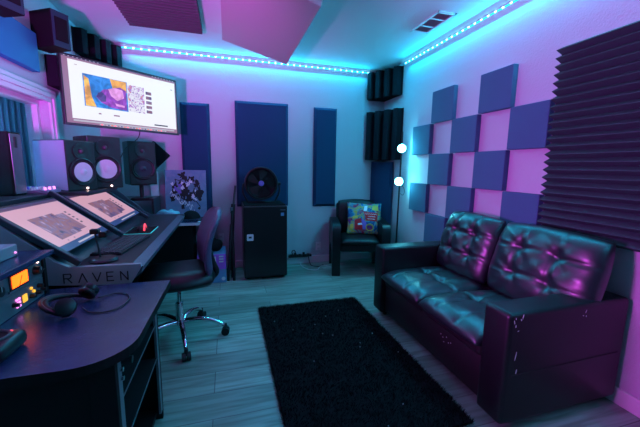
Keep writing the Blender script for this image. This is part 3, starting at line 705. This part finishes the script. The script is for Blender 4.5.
# headphones
hp = thing('headphones', 'black over-ear headphones lying on the foreground desk', 'headphones', (-.56, 1.34, DZ))
hc = Vector((-.60, 1.40, DZ)); pts = []
for k in range(13):
    a_ = PI*(.02+.96*k/12); pts.append((-.565-.10*math.sin(a_)*1.0, 1.37+.085*math.cos(a_)-.02, DZ+.016+.03*math.sin(a_)))
MB().tube(pts, .008, 8).build('headband', 'black_plastic', hp, 180)
MB().tube([(p[0]+.012, p[1], p[2]-.004) for p in pts[2:-2]], .010, 8).build('band_padding', 'leather_side', hp, 180)
for sgn, yy in ((1, 1.435), (-1, 1.275)):
    n_ = Vector((.35, sgn*.8, .5)).normalized(); c_ = Vector((-.545, yy, DZ+.042))
    if sgn < 0: c_.x -= .02
    e = MB().lathe(c_, n_, [(.026, -.010), (.032, 0), (.030, .012), (.016, .017)], 24).build('ear_cup', 'black_plastic', hp, 50)
    MB().tube([c_ - n_*.018 + (Vector(n_).orthogonal().normalized()*math.cos(a_) + n_.cross(Vector(n_).orthogonal().normalized())*math.sin(a_))*.024 for a_ in [2*PI*k/12 for k in range(12)]], .010, 8, closed=True, sub=1).build('ear_pad', 'leather_side', e, 180)
MB().tube([(-.515, 1.42, DZ+.01), (-.47, 1.47, DZ+.004), (-.42, 1.45, DZ+.004), (-.395, 1.38, DZ+.004), (-.42, 1.30, DZ+.004), (-.49, 1.29, DZ+.004), (-.54, 1.34, DZ+.008)], .0025, 6).build('cable', 'rubber', hp, 180)
# small black device
dv = thing('desk_controller', 'rounded black gadget with red light at left edge of foreground desk', 'gadget', (-.76, 1.07, DZ))
MB().box(-.79, -.60, 1.0, 1.13, DZ, DZ+.05, .02, 4).build('body', 'black_plastic', dv, 60)
MB().tube([(-.78, 1.01, DZ+.052), (-.70, 1.01, DZ+.056), (-.635, 1.04, DZ+.052), (-.625, 1.09, DZ+.05), (-.68, 1.12, DZ+.052)], .006, 8).build('handle', 'dark_grey', dv, 180)
MB().sph((-.632, 1.105, DZ+.048), .006, seg=8).build('indicator_light', 'red_led', dv)

# ================================================================ OFFICE CHAIR
ox, oy = -.35, 2.33
oc = thing('office_chair', 'black swivel chair with purple-lit backrest and chrome star base', 'chair', (ox, oy, 0), math.radians(11))
# local frame: chair faces -x
def L(p): return ROOT[oc.name] @ Vector(p)
def slab(root, fn, nu, nv, name, material, parent, th):
    mb = MB(); P = [[fn(i/nu, j/nv) for j in range(nv+1)] for i in range(nu+1)]
    front = [[mb.bm.verts.new(ROOT[root.name] @ Vector(p[0])) for p in r] for r in P]; back = [[mb.bm.verts.new(ROOT[root.name] @ Vector(p[1])) for p in r] for r in P]
    for i in range(nu):
        for j in range(nv):
            mb.bm.faces.new((front[i][j], front[i+1][j], front[i+1][j+1], front[i][j+1])); mb.bm.faces.new((back[i][j], back[i][j+1], back[i+1][j+1], back[i+1][j]))
    for i in range(nu):
        for j in (0, nv):
            q = (front[i][j], back[i][j], back[i+1][j], front[i+1][j]); mb.bm.faces.new(q)
    for j in range(nv):
        for i in (0, nu): mb.bm.faces.new((front[i][j], back[i][j], back[i][j+1], front[i][j+1]))
    return mb.build(name, material, parent, 60)
def seat_fn(u, v_):
    a_ = 2*u-1; b_ = 2*v_-1
    # superellipse mapping square->rounded
    x = a_*math.sqrt(1-.32*b_*b_)*.245; y = b_*math.sqrt(1-.32*a_*a_)*.245; e = max(abs(a_), abs(b_)); t_ = .07*(1-e**6)
    return (x, y, .465+t_+.02*(a_ > .6)*0), (x, y, .455-.045*(1-e**6))
slab(oc, seat_fn, 20, 20, 'seat', 'leather', oc, 0)
def back_x(s):  # s 0..1 bottom to top
    return .215 - .035*math.sin(PI*s) + .085*s*s
def back_fn(u, v_):
    s = v_; a_ = 2*u-1; wd = .225*(.80+.30*math.sin(PI*min(1, s*.75+.1)))*math.sqrt(max(.02, 1-max(0, (s-.78)/.24)**2.2))*(1 if s > .08 else .9)
    x = back_x(s) - .045*(1-a_*a_)*.0 + -.03*a_*a_; e = max(abs(a_), abs(2*s-1)); t_ = .022*(1-e**8)+.004
    return (x-t_, a_*wd, .48+.455*s), (x+t_, a_*wd, .48+.455*s)
slab(oc, back_fn, 18, 26, 'backrest', 'chair_back_lit', oc, 0)
MB().tube([L((.05, 0, .43)), L((.20, 0, .42)), L((.26, 0, .46)), L((.235, 0, .54)), L((.215, 0, .62))], .022, 10).build('back_support', 'black_plastic', oc, 180)
MB().obox(L((0, 0, .435)), (1, 0, 0), (0, 1, 0), (0, 0, 1), .09, .09, .02, .005).build('mechanism', 'black_plastic', oc)
MB().cyl(L((0, 0, .24)), L((0, 0, .42)), .014, seg=14).cyl(L((0, 0, .10)), L((0, 0, .27)), .026, seg=14).build('gas_lift', 'chrome', oc, 60)
MB().tube([L((.0, -.06, .41)), L((.0, -.14, .40)), L((.0, -.17, .40))], .006, 8).build('tilt_lever', 'black_plastic', oc)
for k in range(5):
    a_ = math.radians(-77 + 72*k - 11); dx, dy = math.cos(a_), math.sin(a_)
    leg = MB().tube([L((dx*.02, dy*.02, .125)), L((dx*.12, dy*.12, .135)), L((dx*.22, dy*.22, .118)), L((dx*.30, dy*.30, .075))], [.020, .018, .016, .013], 10).build('leg', 'chrome', oc, 180)
    c_ = L((dx*.31, dy*.31, .028)); ax = (ROOT[oc.name].to_3x3() @ Vector((-dy, dx, 0)))
    MB().cyl(c_-ax*.026, c_-ax*.005, .028, seg=18).cyl(c_+ax*.005, c_+ax*.026, .028, seg=18).cyl(c_+Vector((0, 0, .01)), c_+Vector((0, 0, .055)), .012, seg=10).build('caster', 'rubber', leg, 50)

# ================================================================ BEHIND THE CHAIR: BOX, BAG, STAND, FRIDGE, FAN
cb = thing('cardboard_box', 'purple and blue printed cardboard box on floor by the office chair', 'box', (-.16, 3.55, 0))
MB().box(-.32, -.035, 3.40, 3.74, 0, .315, .004).build('carton', 'box_blue', cb)
MB().box(-.321, -.0345, 3.397, 3.40, .15, .313).build('purple_band', 'box_purple', cb)
MB().box(-.235, -.135, 3.3955, 3.397, .19, .29).build('label_sheet', 'white', cb)
MB().cyl((-.065, 3.3965, .045), (-.065, 3.3975, .045), .02, seg=20).build('round_sticker', 'white', cb)
st_ = MB()
for i in range(3): st_.box(-.105, -.06, 3.3955, 3.397, .225+i*.028, .240+i*.028)
st_.build('print_marks', 'white', cb)
q = MB().sph((-.19, 3.56, .385), .12, 1.05, .95, .62, 24)
for v_ in q.bm.verts: v_.co += (v_.co-Vector((-.19, 3.56, .385)))*noise.noise(v_.co*9)*.4; v_.co.z = max(.3155, v_.co.z)
tag(q.build('black_bag', 'black_matte', smooth=60), 'slumped black cloth bag on top of the cardboard box', 'bag')

fs_ = thing('folded_stand', 'folded black tripod stand leaning beside the small fridge', 'stand', (0, 3.5, 0))
MB().cyl((.01, 3.50, .10), (.055, 3.58, .80), .021, seg=12).build('lower_tube', 'black_plastic', fs_, 60)
MB().cyl((.055, 3.58, .78), (.085, 3.62, 1.02), .012, seg=10).build('upper_tube', 'dark_grey', fs_, 60)
MB().cyl((.048, 3.57, .72), (.058, 3.585, .82), .024, seg=14).build('clamp', 'black_plastic', fs_, 60)
for k, (dx, dy) in enumerate(((-.005, -.05), (.055, -.05), (.04, .05))):
    lg = MB().tube([(.03, 3.55, .60), (.01+dx*.6, 3.51+dy*.6, .3), (-.01+dx, 3.49+dy, .015)], .015, 8).build('leg', 'black_plastic', fs_, 60)
    MB().cyl((-.01+dx, 3.49+dy, 0), (-.01+dx, 3.49+dy, .035), .015, seg=10).build('rubber_foot', 'rubber', lg)
MB().box(.02, .05, 3.52, 3.55, .755, .79, .004).build('lever', 'steel_grey', fs_)

fx0, fx1, fy = .155, .62, 3.385
fr_ = thing('mini_fridge', 'black mini fridge with square white sticker standing against back wall', 'fridge', (.39, 3.62, 0))
mat('fridge_black', (.012, .012, .014), .3, bump=.05, bscale=200)
MB().box(fx0, fx1, fy+.055, 3.828, .02, .815, .006).build('cabinet', 'fridge_black', fr_)
dr = MB().box(fx0, fx1, fy, fy+.05, .03, .81, .008).build('door', 'fridge_black', fr_)
MB().box(fx0+.03, fx0+.10, fy-.0025, fy+.001, .445, .515, .008).build('sticker', 'white', dr)
MB().box(fx0+.05, fx0+.08, fy-.0032, fy-.0025, .47, .49).build('sticker_print', 'ink', dr)
MB().box(fx1-.07, fx1-.035, fy-.002, fy+.001, .705, .74).build('energy_label', 'box_blue', dr)
MB().box(fx1-.075, fx1-.02, fy-.002, fy+.001, .765, .775).build('badge', 'steel_grey', dr)
for x in (fx0+.04, fx1-.04):
    for y in (fy+.08, 3.80): MB().cyl((x, y, 0), (x, y, .022), .015, seg=10).build('foot', 'rubber', fr_)
MB().box(fx0+.01, fx1-.01, fy+.06, 3.82, .815, .825, .003).build('top_lid', 'black_matte', fr_)

fn_ = thing('drum_fan', 'round black fan with faint pink hub glow on top of fridge', 'fan', (.37, 3.60, .825))
fc = Vector((.365, 3.60, 1.045)); fa = Vector((-.09, -1, .05)).normalized(); fu = Vector((1, 0, 0)); fu = (fu - fa*fu.dot(fa)).normalized(); fv = fa.cross(fu)
MB().lathe(fc, fa, [(.15, -.10), (.178, -.07), (.185, -.02), (.185, .035), (.178, .05), (.168, .05), (.165, -.06), (.10, -.09)], 48).build('drum', 'black_plastic', fn_, 40)
g_ = MB()
for r_ in (.045, .075, .105, .135, .16): g_.tube([fc + fa*.045 + (fu*math.cos(2*PI*k/32)+fv*math.sin(2*PI*k/32))*r_ for k in range(32)], .0016, 5, closed=True, sub=1)
for k in range(18):
    a_ = 2*PI*k/18; g_.cyl(fc+fa*.046+(fu*math.cos(a_)+fv*math.sin(a_))*.03, fc+fa*.046+(fu*math.cos(a_)+fv*math.sin(a_))*.17, .0014, seg=5)
g_.build('front_grille', 'black_plastic', fn_)
for k in range(5):
    a0 = 2*PI*k/5; p = []
    for (rad, da) in ((.03, 0), (.14, -.25), (.155, .15), (.14, .5), (.03, .7)): p.append(fc - fa*.01 + (fu*math.cos(a0+da)+fv*math.sin(a0+da))*rad + fa*(.02*da))
    MB().prism(p, tuple(-fa*.003)).build('blade', 'black_plastic', fn_)
MB().lathe(fc, fa, [(.03, -.03), (.032, .04), (.026, .052), (.001, .055)], 24).build('hub', 'paint_violet', fn_, 50)  # violet colour stands in for the pink glow at the hub
MB().tube([fc + fu*.195 + Vector((0, 0, -.0)), fc + fu*.20 + Vector((0, 0, -.10)), Vector((fc.x+.15, 3.60, .840))], .009, 8).tube([fc - fu*.195, fc - fu*.20 + Vector((0, 0, -.10)), Vector((fc.x-.15, 3.60, .840))], .009, 8).cyl(Vector((fc.x-.16, 3.60, .836)), Vector((fc.x+.16, 3.60, .836)), .011, seg=10).build('bracket', 'black_plastic', fn_, 180)
MB().cyl(fc+fu*.18, fc+fu*.215, .016, seg=12).build('tilt_knob', 'black_plastic', fn_)

# power strip and cables by the wall
ps = thing('power_strip', 'black power strip with plugs lying by wall right of fridge', 'power strip', (.88, 3.80, 0))
MB().box(.72, 1.02, BACK-.055, BACK-.0145, .093, .125, .004).build('body', 'black_plastic', ps)
for k, x in enumerate((.75, .80, .86, .91, .97)):
    MB().box(x-.014, x+.014, BACK-.075, BACK-.055, .10, .14 + .02*(k % 2), .003).build('plug', 'black_plastic', ps)
MB().tube([(.78, BACK-.05, .12), (.76, BACK-.06, .17), (.79, BACK-.06, .19), (.82, BACK-.05, .13)], .006, 6).build('cord_loop', 'rubber', ps, 180)
MB().tube([(.97, BACK-.07, .11), (.98, 3.77, .03), (1.0, 3.72, .005), (1.08, 3.68, .005), (1.15, 3.74, .005)], .005, 6).build('cord', 'rubber', ps, 180)
o = MB().tube([(.86, 3.815, .04), (.87, 3.74, .005), (.92, 3.60, .004), (1.02, 3.56, .004), (1.08, 3.66, .004), (1.15, 3.70, .004), (1.22, 3.62, .004), (1.30, 3.66, .004)], .0035, 6).build('white_cable', 'white', smooth=180)
tag(o, 'thin white cable looping on floor in front of the power strip', 'cable')

# ================================================================ CUSHION MAKER
def cushion(name, parent, origin, U, V, N, W, H, th, material, buttons=(), creaseU=(), creaseV=(), wr=.006, nu=44, nv=44, p=5, amp=.02, seed=0, round_=.2, label=None, bot=.25, camber=0):
    """soft pad: U,V span, N is the face normal. origin = centre of the mid plane"""
    O, U, V, N = Vector(origin), Vector(U).normalized(), Vector(V).normalized(), Vector(N).normalized(); mb = MB()
    F_, B_ = [], []
    for i in range(nu+1):
        rf, rb = [], []
        for j in range(nv+1):
            a_ = math.sin((2*i/nu-1)*PI/2)*.35 + (2*i/nu-1)*.65; b_ = math.sin((2*j/nv-1)*PI/2)*.35 + (2*j/nv-1)*.65
            x = a_*math.sqrt(max(0, 1-round_*b_*b_*a_*a_)); y = b_*math.sqrt(max(0, 1-round_*a_*a_*b_*b_))
            e = (1-abs(a_)**p)*(1-abs(b_)**p); e = max(0, e)**.5
            dome = 1-.28*(a_*a_+b_*b_)/2
            dz = 0
            X_, Y_ = x*W/2, y*H/2
            for bu, bv in buttons:
                r_ = math.hypot(X_-bu*W/2, Y_-bv*H/2); dz += amp*1.5*math.exp(-(r_/.035)**2) + amp*.9*math.exp(-(r_/.10))*(1+.35*math.sin(7*math.atan2(Y_-bv*H/2, X_-bu*W/2)+seed))
            for cv_, lo, hi in creaseV:   # crease along V at u=cv_
                if lo <= b_ <= hi: dz += amp*.75*math.exp(-((X_-cv_*W/2+.006*math.sin(b_*6+seed))/.008)**2)
            for cu_, lo, hi in creaseU:
                if lo <= a_ <= hi: dz += amp*.75*math.exp(-((Y_-cu_*H/2+.006*math.sin(a_*6+seed))/.008)**2)
            nz = noise.noise(Vector((X_*4.5+seed, Y_*4, seed)))*wr*1.3 + abs(noise.noise(Vector((X_*4+seed+Y_*3, Y_*9-X_*4, 9))))*-wr*1.3
            dz = min(dz, th*.62)
            f = th*e*dome + (nz - dz)*min(1, e*1.3)
            f += camber*a_*a_
            rf.append(mb.bm.verts.new(O + U*X_ + V*Y_ + N*f)); rb.append(mb.bm.verts.new(O + U*X_ + V*Y_ - N*(th*bot*e)) if 0 < i < nu and 0 < j < nv else rf[-1])
        F_.append(rf); B_.append(rb)
    for i in range(nu):
        for j in range(nv):
            mb.bm.faces.new((F_[i][j], F_[i+1][j], F_[i+1][j+1], F_[i][j+1]))
            q_ = [B_[i][j], B_[i][j+1], B_[i+1][j+1], B_[i+1][j]]
            try: mb.bm.faces.new(q_)
            except ValueError: pass
    return mb.build(name, material, parent, 180, label=label)

# ================================================================ SOFA
SX0, SX1, SY0, SY1, AZ = 1.19, 1.985, 1.03, 2.385, .605
sf = thing('sofa', 'black tufted leather two-seat sofa along the right wall', 'sofa', ((SX0+SX1)/2, (SY0+SY1)/2, 0))
AW = .155
MB().box(SX0+.035, SX1-.045, SY0+.01, SY1-.01, .06, .30, .012).build('base', 'leather_side', sf, 60)
MB().box(1.80, SX1-.042, SY0+AW-.01, SY1-AW+.01, .30, .78, .03, 4).build('back_frame', 'leather_side', sf, 60)
def arm(y0, y1, lab=None):
    mb = MB(); mb.box(SX0, SX1-.015, y0, y1, .045, AZ, .022, 4)
    for v_ in mb.bm.verts:
        if v_.co.z > .55: v_.co.z += .006*math.sin((v_.co.x-SX0)*7)+(.0 if v_.co.x > 1.3 else -.004)
    a_ = mb.build('arm', 'leather', sf, 60)
    s = MB(); yy = y0-.001
    s.tube([(SX0+.03, y0-.001, .30), (1.55, y0-.001, .305), (SX1-.06, y0-.001, .31)], .003, 6); s.build('seam', 'leather_side', a_)
    return a_
a1 = arm(SY0, SY0+AW); a2 = arm(SY1-AW, SY1)
# scuffs in the near arm's leather
def scuff(x, z, w_, h_, rz, par):
    c_, s__ = math.cos(rz), math.sin(rz); y = SY0-.0012
    pts_ = [(-w_, -h_*.4), (-w_*.2, -h_), (w_*.8, -h_*.5), (w_, h_*.3), (w_*.3, h_), (-w_*.6, h_*.7)]
    MB().prism([(x+a_*c_-b_*s__, y, z+a_*s__+b_*c_) for a_, b_ in pts_], (0, .0015, 0)).build('scuff', 'scuff', par)
for args in [(1.215, .565, .002, .010, .3), (1.262, .585, .0015, .012, -.2), (1.253, .572, .003, .006, .5), (1.225, .545, .002, .007, 0), (1.242, .520, .005, .002, .2), (1.243, .397, .002, .022, -.15), (1.256, .318, .0035, .012, -.1), (1.222, .60-.02, .0015, .004, 0), (1.64, .60-.055, .003, .003, 0), (1.655, .565, .0015, .009, -.3), (1.66, .54, .002, .005, .3)]:
    scuff(*args, a1)
sc_ = MB()
for (y, z) in [(1.52, .245), (1.50, .235), (1.47, .25), (1.45, .225), (1.49, .21), (1.43, .235)]: sc_.box(SX0+.0335, SX0+.0352, y-.002, y+.002, z-.0025, z+.0025)
sc_.build('scuff', 'scuff', sf)
ym = (SY0+SY1)/2 - .0
seatz = .395
ins0, ins1 = SY0+AW, SY1-AW; hw = (ins1-ins0)/2
for k, yc in enumerate((ins0+hw/2, ins1-hw/2)):
    sd = 3+k*5
    # front drop of the seat cushion + tufted top
    MB().box(SX0+.012, 1.80, yc-hw/2+.003, yc+hw/2-.003, .29, .395, .03, 4).build('seat_box', 'leather_side', sf, 60)
    cushion('seat_cushion', sf, ((SX0+1.82)/2-.015, yc, .365), (1, 0, 0), (0, 1, 0), (0, 0, 1), .665, hw+.01, .092, 'leather_cushion',
            buttons=[(-.05, -.32), (-.05, .32)], creaseU=[(-.32, -.95, .95), (.32, -.95, .95)], creaseV=[(-.05, -.98, .98)], amp=.013, wr=.008, seed=sd, p=7, round_=.08)
for k, yc in enumerate((ins0+hw/2-.07, ins1-hw/2+.01)):
    sd = 11+k*4; tilt = math.radians(17); V_ = Vector((math.sin(tilt), 0, math.cos(tilt))); N_ = Vector((-math.cos(tilt), 0, math.sin(tilt)))
    cushion('back_cushion', sf, Vector((1.775, yc, .665)) - N_*.01, (0, 1, 0), V_, N_, hw+(.03 if k else .15), .50, .115, 'leather_cushion',
            buttons=[(-.34, .34), (.34, .34), (-.34, -.30), (.34, -.30)], creaseU=[(.34, -.95, .95), (-.30, -.95, .95)], creaseV=[(-.34, -.3, .97), (.34, -.3, .97)], amp=.015, wr=.009, seed=sd, p=5, round_=.14, bot=.45)
for x in (SX0+.08, SX1-.12):
    for y in (SY0+.08, SY1-.08): MB().cyl((x, y, 0), (x, y, .062), .018, .024, 12).build('foot', 'black_plastic', sf, 60)

# ================================================================ ARMCHAIR
ac = thing('armchair', 'small black leather armchair in the right corner holding a printed pillow', 'armchair', (1.505, 3.48, 0), math.radians(-14))
R_ = ROOT[ac.name] @ Matrix.Diagonal((1.1, .82, 1, 1))
def A(p): return R_ @ Vector(p)
# local: faces -y ; x from -.33..+.33, y from -.30 (front) to .36 (back)
def tx(mb):
    for v_ in mb.bm.verts: v_.co = R_ @ v_.co
    return mb
for sx in (-1, 1):
    mb = MB(); xo = sx*.30; xi = sx*.215
    pr = [(-.31, 0), (-.24, 0), (-.225, .16), (-.19, .27), (-.05, .32), (.14, .32), (.24, .22), (.27, 0), (.33, 0), (.34, .30), (.33, .60), (.25, .615), (-.22, .60), (-.29, .585), (-.318, .55), (-.322, .4)]
    mb.prism([(min(xo, xi), y, z) for y, z in pr], (.085, 0, 0)); 
    es = [e for e in mb.bm.edges if e.calc_face_angle(0) > .9]; q_ = bmesh.ops.bevel(mb.bm, geom=es, offset=.012, segments=3, profile=.5, affect='EDGES')
    tx(mb).build('arm', 'leather', ac, 50)
tx(MB().box(-.215, .215, -.25, .30, .27, .36, .02, 3)).build('seat_frame', 'leather_side', ac, 60)
cushion('seat_cushion', ac, A((0, -.01, .375)), R_.to_3x3() @ Vector((1, 0, 0)), R_.to_3x3() @ Vector((0, 1, 0)), (0, 0, 1), .475, .475, .065, 'leather', wr=.004, seed=2, p=6, nu=24, nv=24, round_=.1)
bt = math.radians(10); Vb = R_.to_3x3() @ Vector((0, math.sin(bt), math.cos(bt))); Nb = R_.to_3x3() @ Vector((0, -math.cos(bt), math.sin(bt)))
cushion('back_cushion', ac, A((0, .255, .615)), R_.to_3x3() @ Vector((1, 0, 0)), Vb, Nb, .50, .46, .075, 'leather', wr=.006, seed=5, p=6, nu=24, nv=24, bot=.6, round_=.2)
tx(MB().box(-.225, .225, .285, .36, .25, .79, .025, 3)).build('back_shell', 'leather_side', ac, 60)

# pillow on it
pl = thing('throw_pillow', 'colourful printed throw pillow leaning on the armchair back', 'pillow', tuple(A((.07, .03, .44))), math.radians(-14))
pt = math.radians(20); Vp = R_.to_3x3() @ Vector((.03, math.sin(pt), math.cos(pt))); Vp.normalize(); Np = R_.to_3x3() @ Vector((0, -math.cos(pt), math.sin(pt))); Up = Vp.cross(Np).normalized()
if Up.x < 0: Up = -Up
PO = A((.07, .06, .62))
cv_ = cushion('cover', pl, PO, Up, Vp, Np, .40, .37, .065, 'pillow_print', wr=.004, seed=4, p=2.2, nu=28, nv=28, bot=1.0, round_=-.12)
bpy.context.view_layer.update()
from mathutils.bvhtree import BVHTree
dg = bpy.context.evaluated_depsgraph_get()
bm_ = bmesh.new(); bm_.from_mesh(cv_.data); bm_.transform(ROOT[cv_.name]); bvh = BVHTree.FromBMesh(bm_)
def PP(s, t_, off=.0015):
    o_ = PO + Up*(s*.2) + Vp*(t_*.185) + Np*.2; hit = bvh.ray_cast(o_, -Np); return (hit[0] + Np*off) if hit[0] else o_ - Np*.2
def patch(mb, pts_, off):
    """polygon draped on the pillow, finely cut"""
    xs = [p[0] for p in pts_]; ys = [p[1] for p in pts_]; n_ = 8
    # bilinear for quads
    a_, b_, c_, d_ = [Vector((*p, 0)) for p in pts_]; g_ = []
    for i in range(n_+1):
        row = []
        for j in range(n_+1):
            s, t_ = i/n_, j/n_; q_ = a_*(1-s)*(1-t_)+b_*s*(1-t_)+c_*s*t_+d_*(1-s)*t_; row.append(mb.bm.verts.new(PP(q_.x, q_.y, off)))
        g_.append(row)
    fs = [mb.bm.faces.new((g_[i][j], g_[i+1][j], g_[i+1][j+1], g_[i][j+1])) for i in range(n_) for j in range(n_)]
    mb._mark(fs)
mb = MB(); mb.use('red_cloth'); patch(mb, [(.08, -.20), (.74, -.22), (.80, .34), (-.10, .36)], .003); patch(mb, [(-.60, -.75), (-.12, -.80), (-.25, -.05), (-.62, -.15)], .003)
mb.use('gold_print'); patch(mb, [(.42, .52), (.82, .50), (.84, .82), (.46, .80)], .003); patch(mb, [(-.72, -.1), (-.45, -.05), (-.4, .12), (-.72, .1)], .003); patch(mb, [(-.85, -.7), (-.66, -.72), (-.68, -.4), (-.85, -.42)], .003)
mb.use('paint_white'); patch(mb, [(-.10, .44), (.10, .44), (.16, .80), (-.02, .80)], .003); patch(mb, [(-.42, -.50), (-.15, -.48), (-.2, -.36), (-.42, -.38)], .0045)
mb.use('paint_violet'); patch(mb, [(-.12, -.75), (.14, -.76), (.06, -.26), (-.2, -.08)], .003)
mb.build('print_patches', None, pl)
mb = MB()
for row, (t0, s0, s1) in enumerate(((.22, -.02, .70), (.06, .18, .62), (-.10, .12, .60))):
    p_ = []; n_ = 16
    for k in range(n_+1):
        s = s0+(s1-s0)*k/n_; p_.append(PP(s, t0+.035*math.sin(k*2.3)+.01, .006))
    mb.tube(p_, .0022, 5, sub=1)
mb.build('white_writing', 'paint_white', pl)
mb = MB(); mb.tube([PP(.30+.22*math.cos(2*PI*k/20), -.62+.20*math.sin(2*PI*k/20), .004) for k in range(20)], .006, 6, closed=True, sub=1); mb.build('ring_print', 'gold_print', pl)

# ================================================================ FLOOR LAMP
fl = thing('floor_lamp', 'black pole floor lamp with two glowing cyan globes in the right corner', 'lamp', (1.9, 3.24, 0))
MB().lathe((1.885, 3.24, 0), (0, 0, 1), [(.095, 0), (.095, .012), (.02, .022)], 32).build('base', 'black_plastic', fl, 40)
MB().cyl((1.885, 3.24, .02), (1.90, 3.24, 1.64), .009, seg=12).build('pole', 'black_plastic', fl, 60)
for (x, y, z, dz) in ((1.868, 3.19, 1.453, 0), (1.852, 3.19, 1.215-.127, 0)):
    s_ = MB().lathe((x+.0, y, z), (-.15, -1, -.05), [(.018, -.055), (.038, -.04), (.047, -.02), (.049, 0), (.045, 0), (.041, -.02)], 26).build('shade', 'black_plastic', fl, 50)
    MB().cyl((x, y+.03, z), (1.897, 3.24, z+.01), .007, seg=8).build('arm', 'black_plastic', s_)
    MB().sph((x-.004, y-.012, z), .043, seg=24).build('globe', 'globe', fl, 180)
MB().tube([(1.905, 3.235, 1.05), (1.935, 3.22, 1.02), (1.945, 3.21, .97), (1.93, 3.22, .93), (1.905, 3.235, .95)], .0025, 6).build('switch_cord', 'rubber', fl, 180)

# ================================================================ RUG
rg = thing('shag_rug', 'black shaggy rectangular rug on the plank floor', 'rug', (.685, 1.89, 0))
rx0, rx1, ry0, ry1 = .235, 1.125, 1.12, 2.65
mat('rug', (.006, .008, .009), .95, sheen=.0, spec=.1)
MB().box(rx0, rx1, ry0, ry1, 0, .014, .004).build('backing', 'rug', rg)
vs, fsx = [], []; rn = random.Random(5)
for i in range(26000):
    if i < 3500:
        e = rn.randrange(4); tt = rn.random()
        x, y = [(rx0+tt*(rx1-rx0), ry0), (rx0+tt*(rx1-rx0), ry1), (rx0, ry0+tt*(ry1-ry0)), (rx1, ry0+tt*(ry1-ry0))][e]
        ox_, oy_ = [(0, -1), (0, 1), (-1, 0), (1, 0)][e]; lx, ly = ox_*rn.uniform(.005, .022)+rn.gauss(0, .006), oy_*rn.uniform(.005, .022)+rn.gauss(0, .006); hz = rn.uniform(.004, .02); z0 = .008
    else:
        x, y = rn.uniform(rx0, rx1), rn.uniform(ry0, ry1); cl_ = noise.noise(Vector((x*14, y*14, 0))); an = cl_*6+rn.gauss(0, .7)
        lx, ly = math.cos(an)*.014, math.sin(an)*.014; hz = rn.uniform(.012, .026)*(1+.3*cl_); z0 = .010
    a_ = rn.random()*PI; wx, wy = math.cos(a_)*.0022, math.sin(a_)*.0022; b0 = len(vs)
    vs += [(x-wx, y-wy, z0), (x+wx, y+wy, z0), (x+lx, y+ly, z0+hz)]; fsx.append((b0, b0+1, b0+2))
Mi = ROOT[rg.name].inverted(); me = bpy.data.meshes.new('pile'); me.from_pydata([tuple(Mi @ Vector(v_)) for v_ in vs], [], fsx); me.materials.append(MATS['rug'])
o = bpy.data.objects.new('pile', me); C.objects.link(o); o.parent = rg; o['kind'] = 'stuff'
mb = MB()
for i in range(14):
    x, y = rn.uniform(rx0+.05, rx1-.05), rn.uniform(ry0+.05, ry1-.05); MB().box(x-.002, x+.002, y-.002, y+.002, .036, .039).build('lint', 'white', rg)
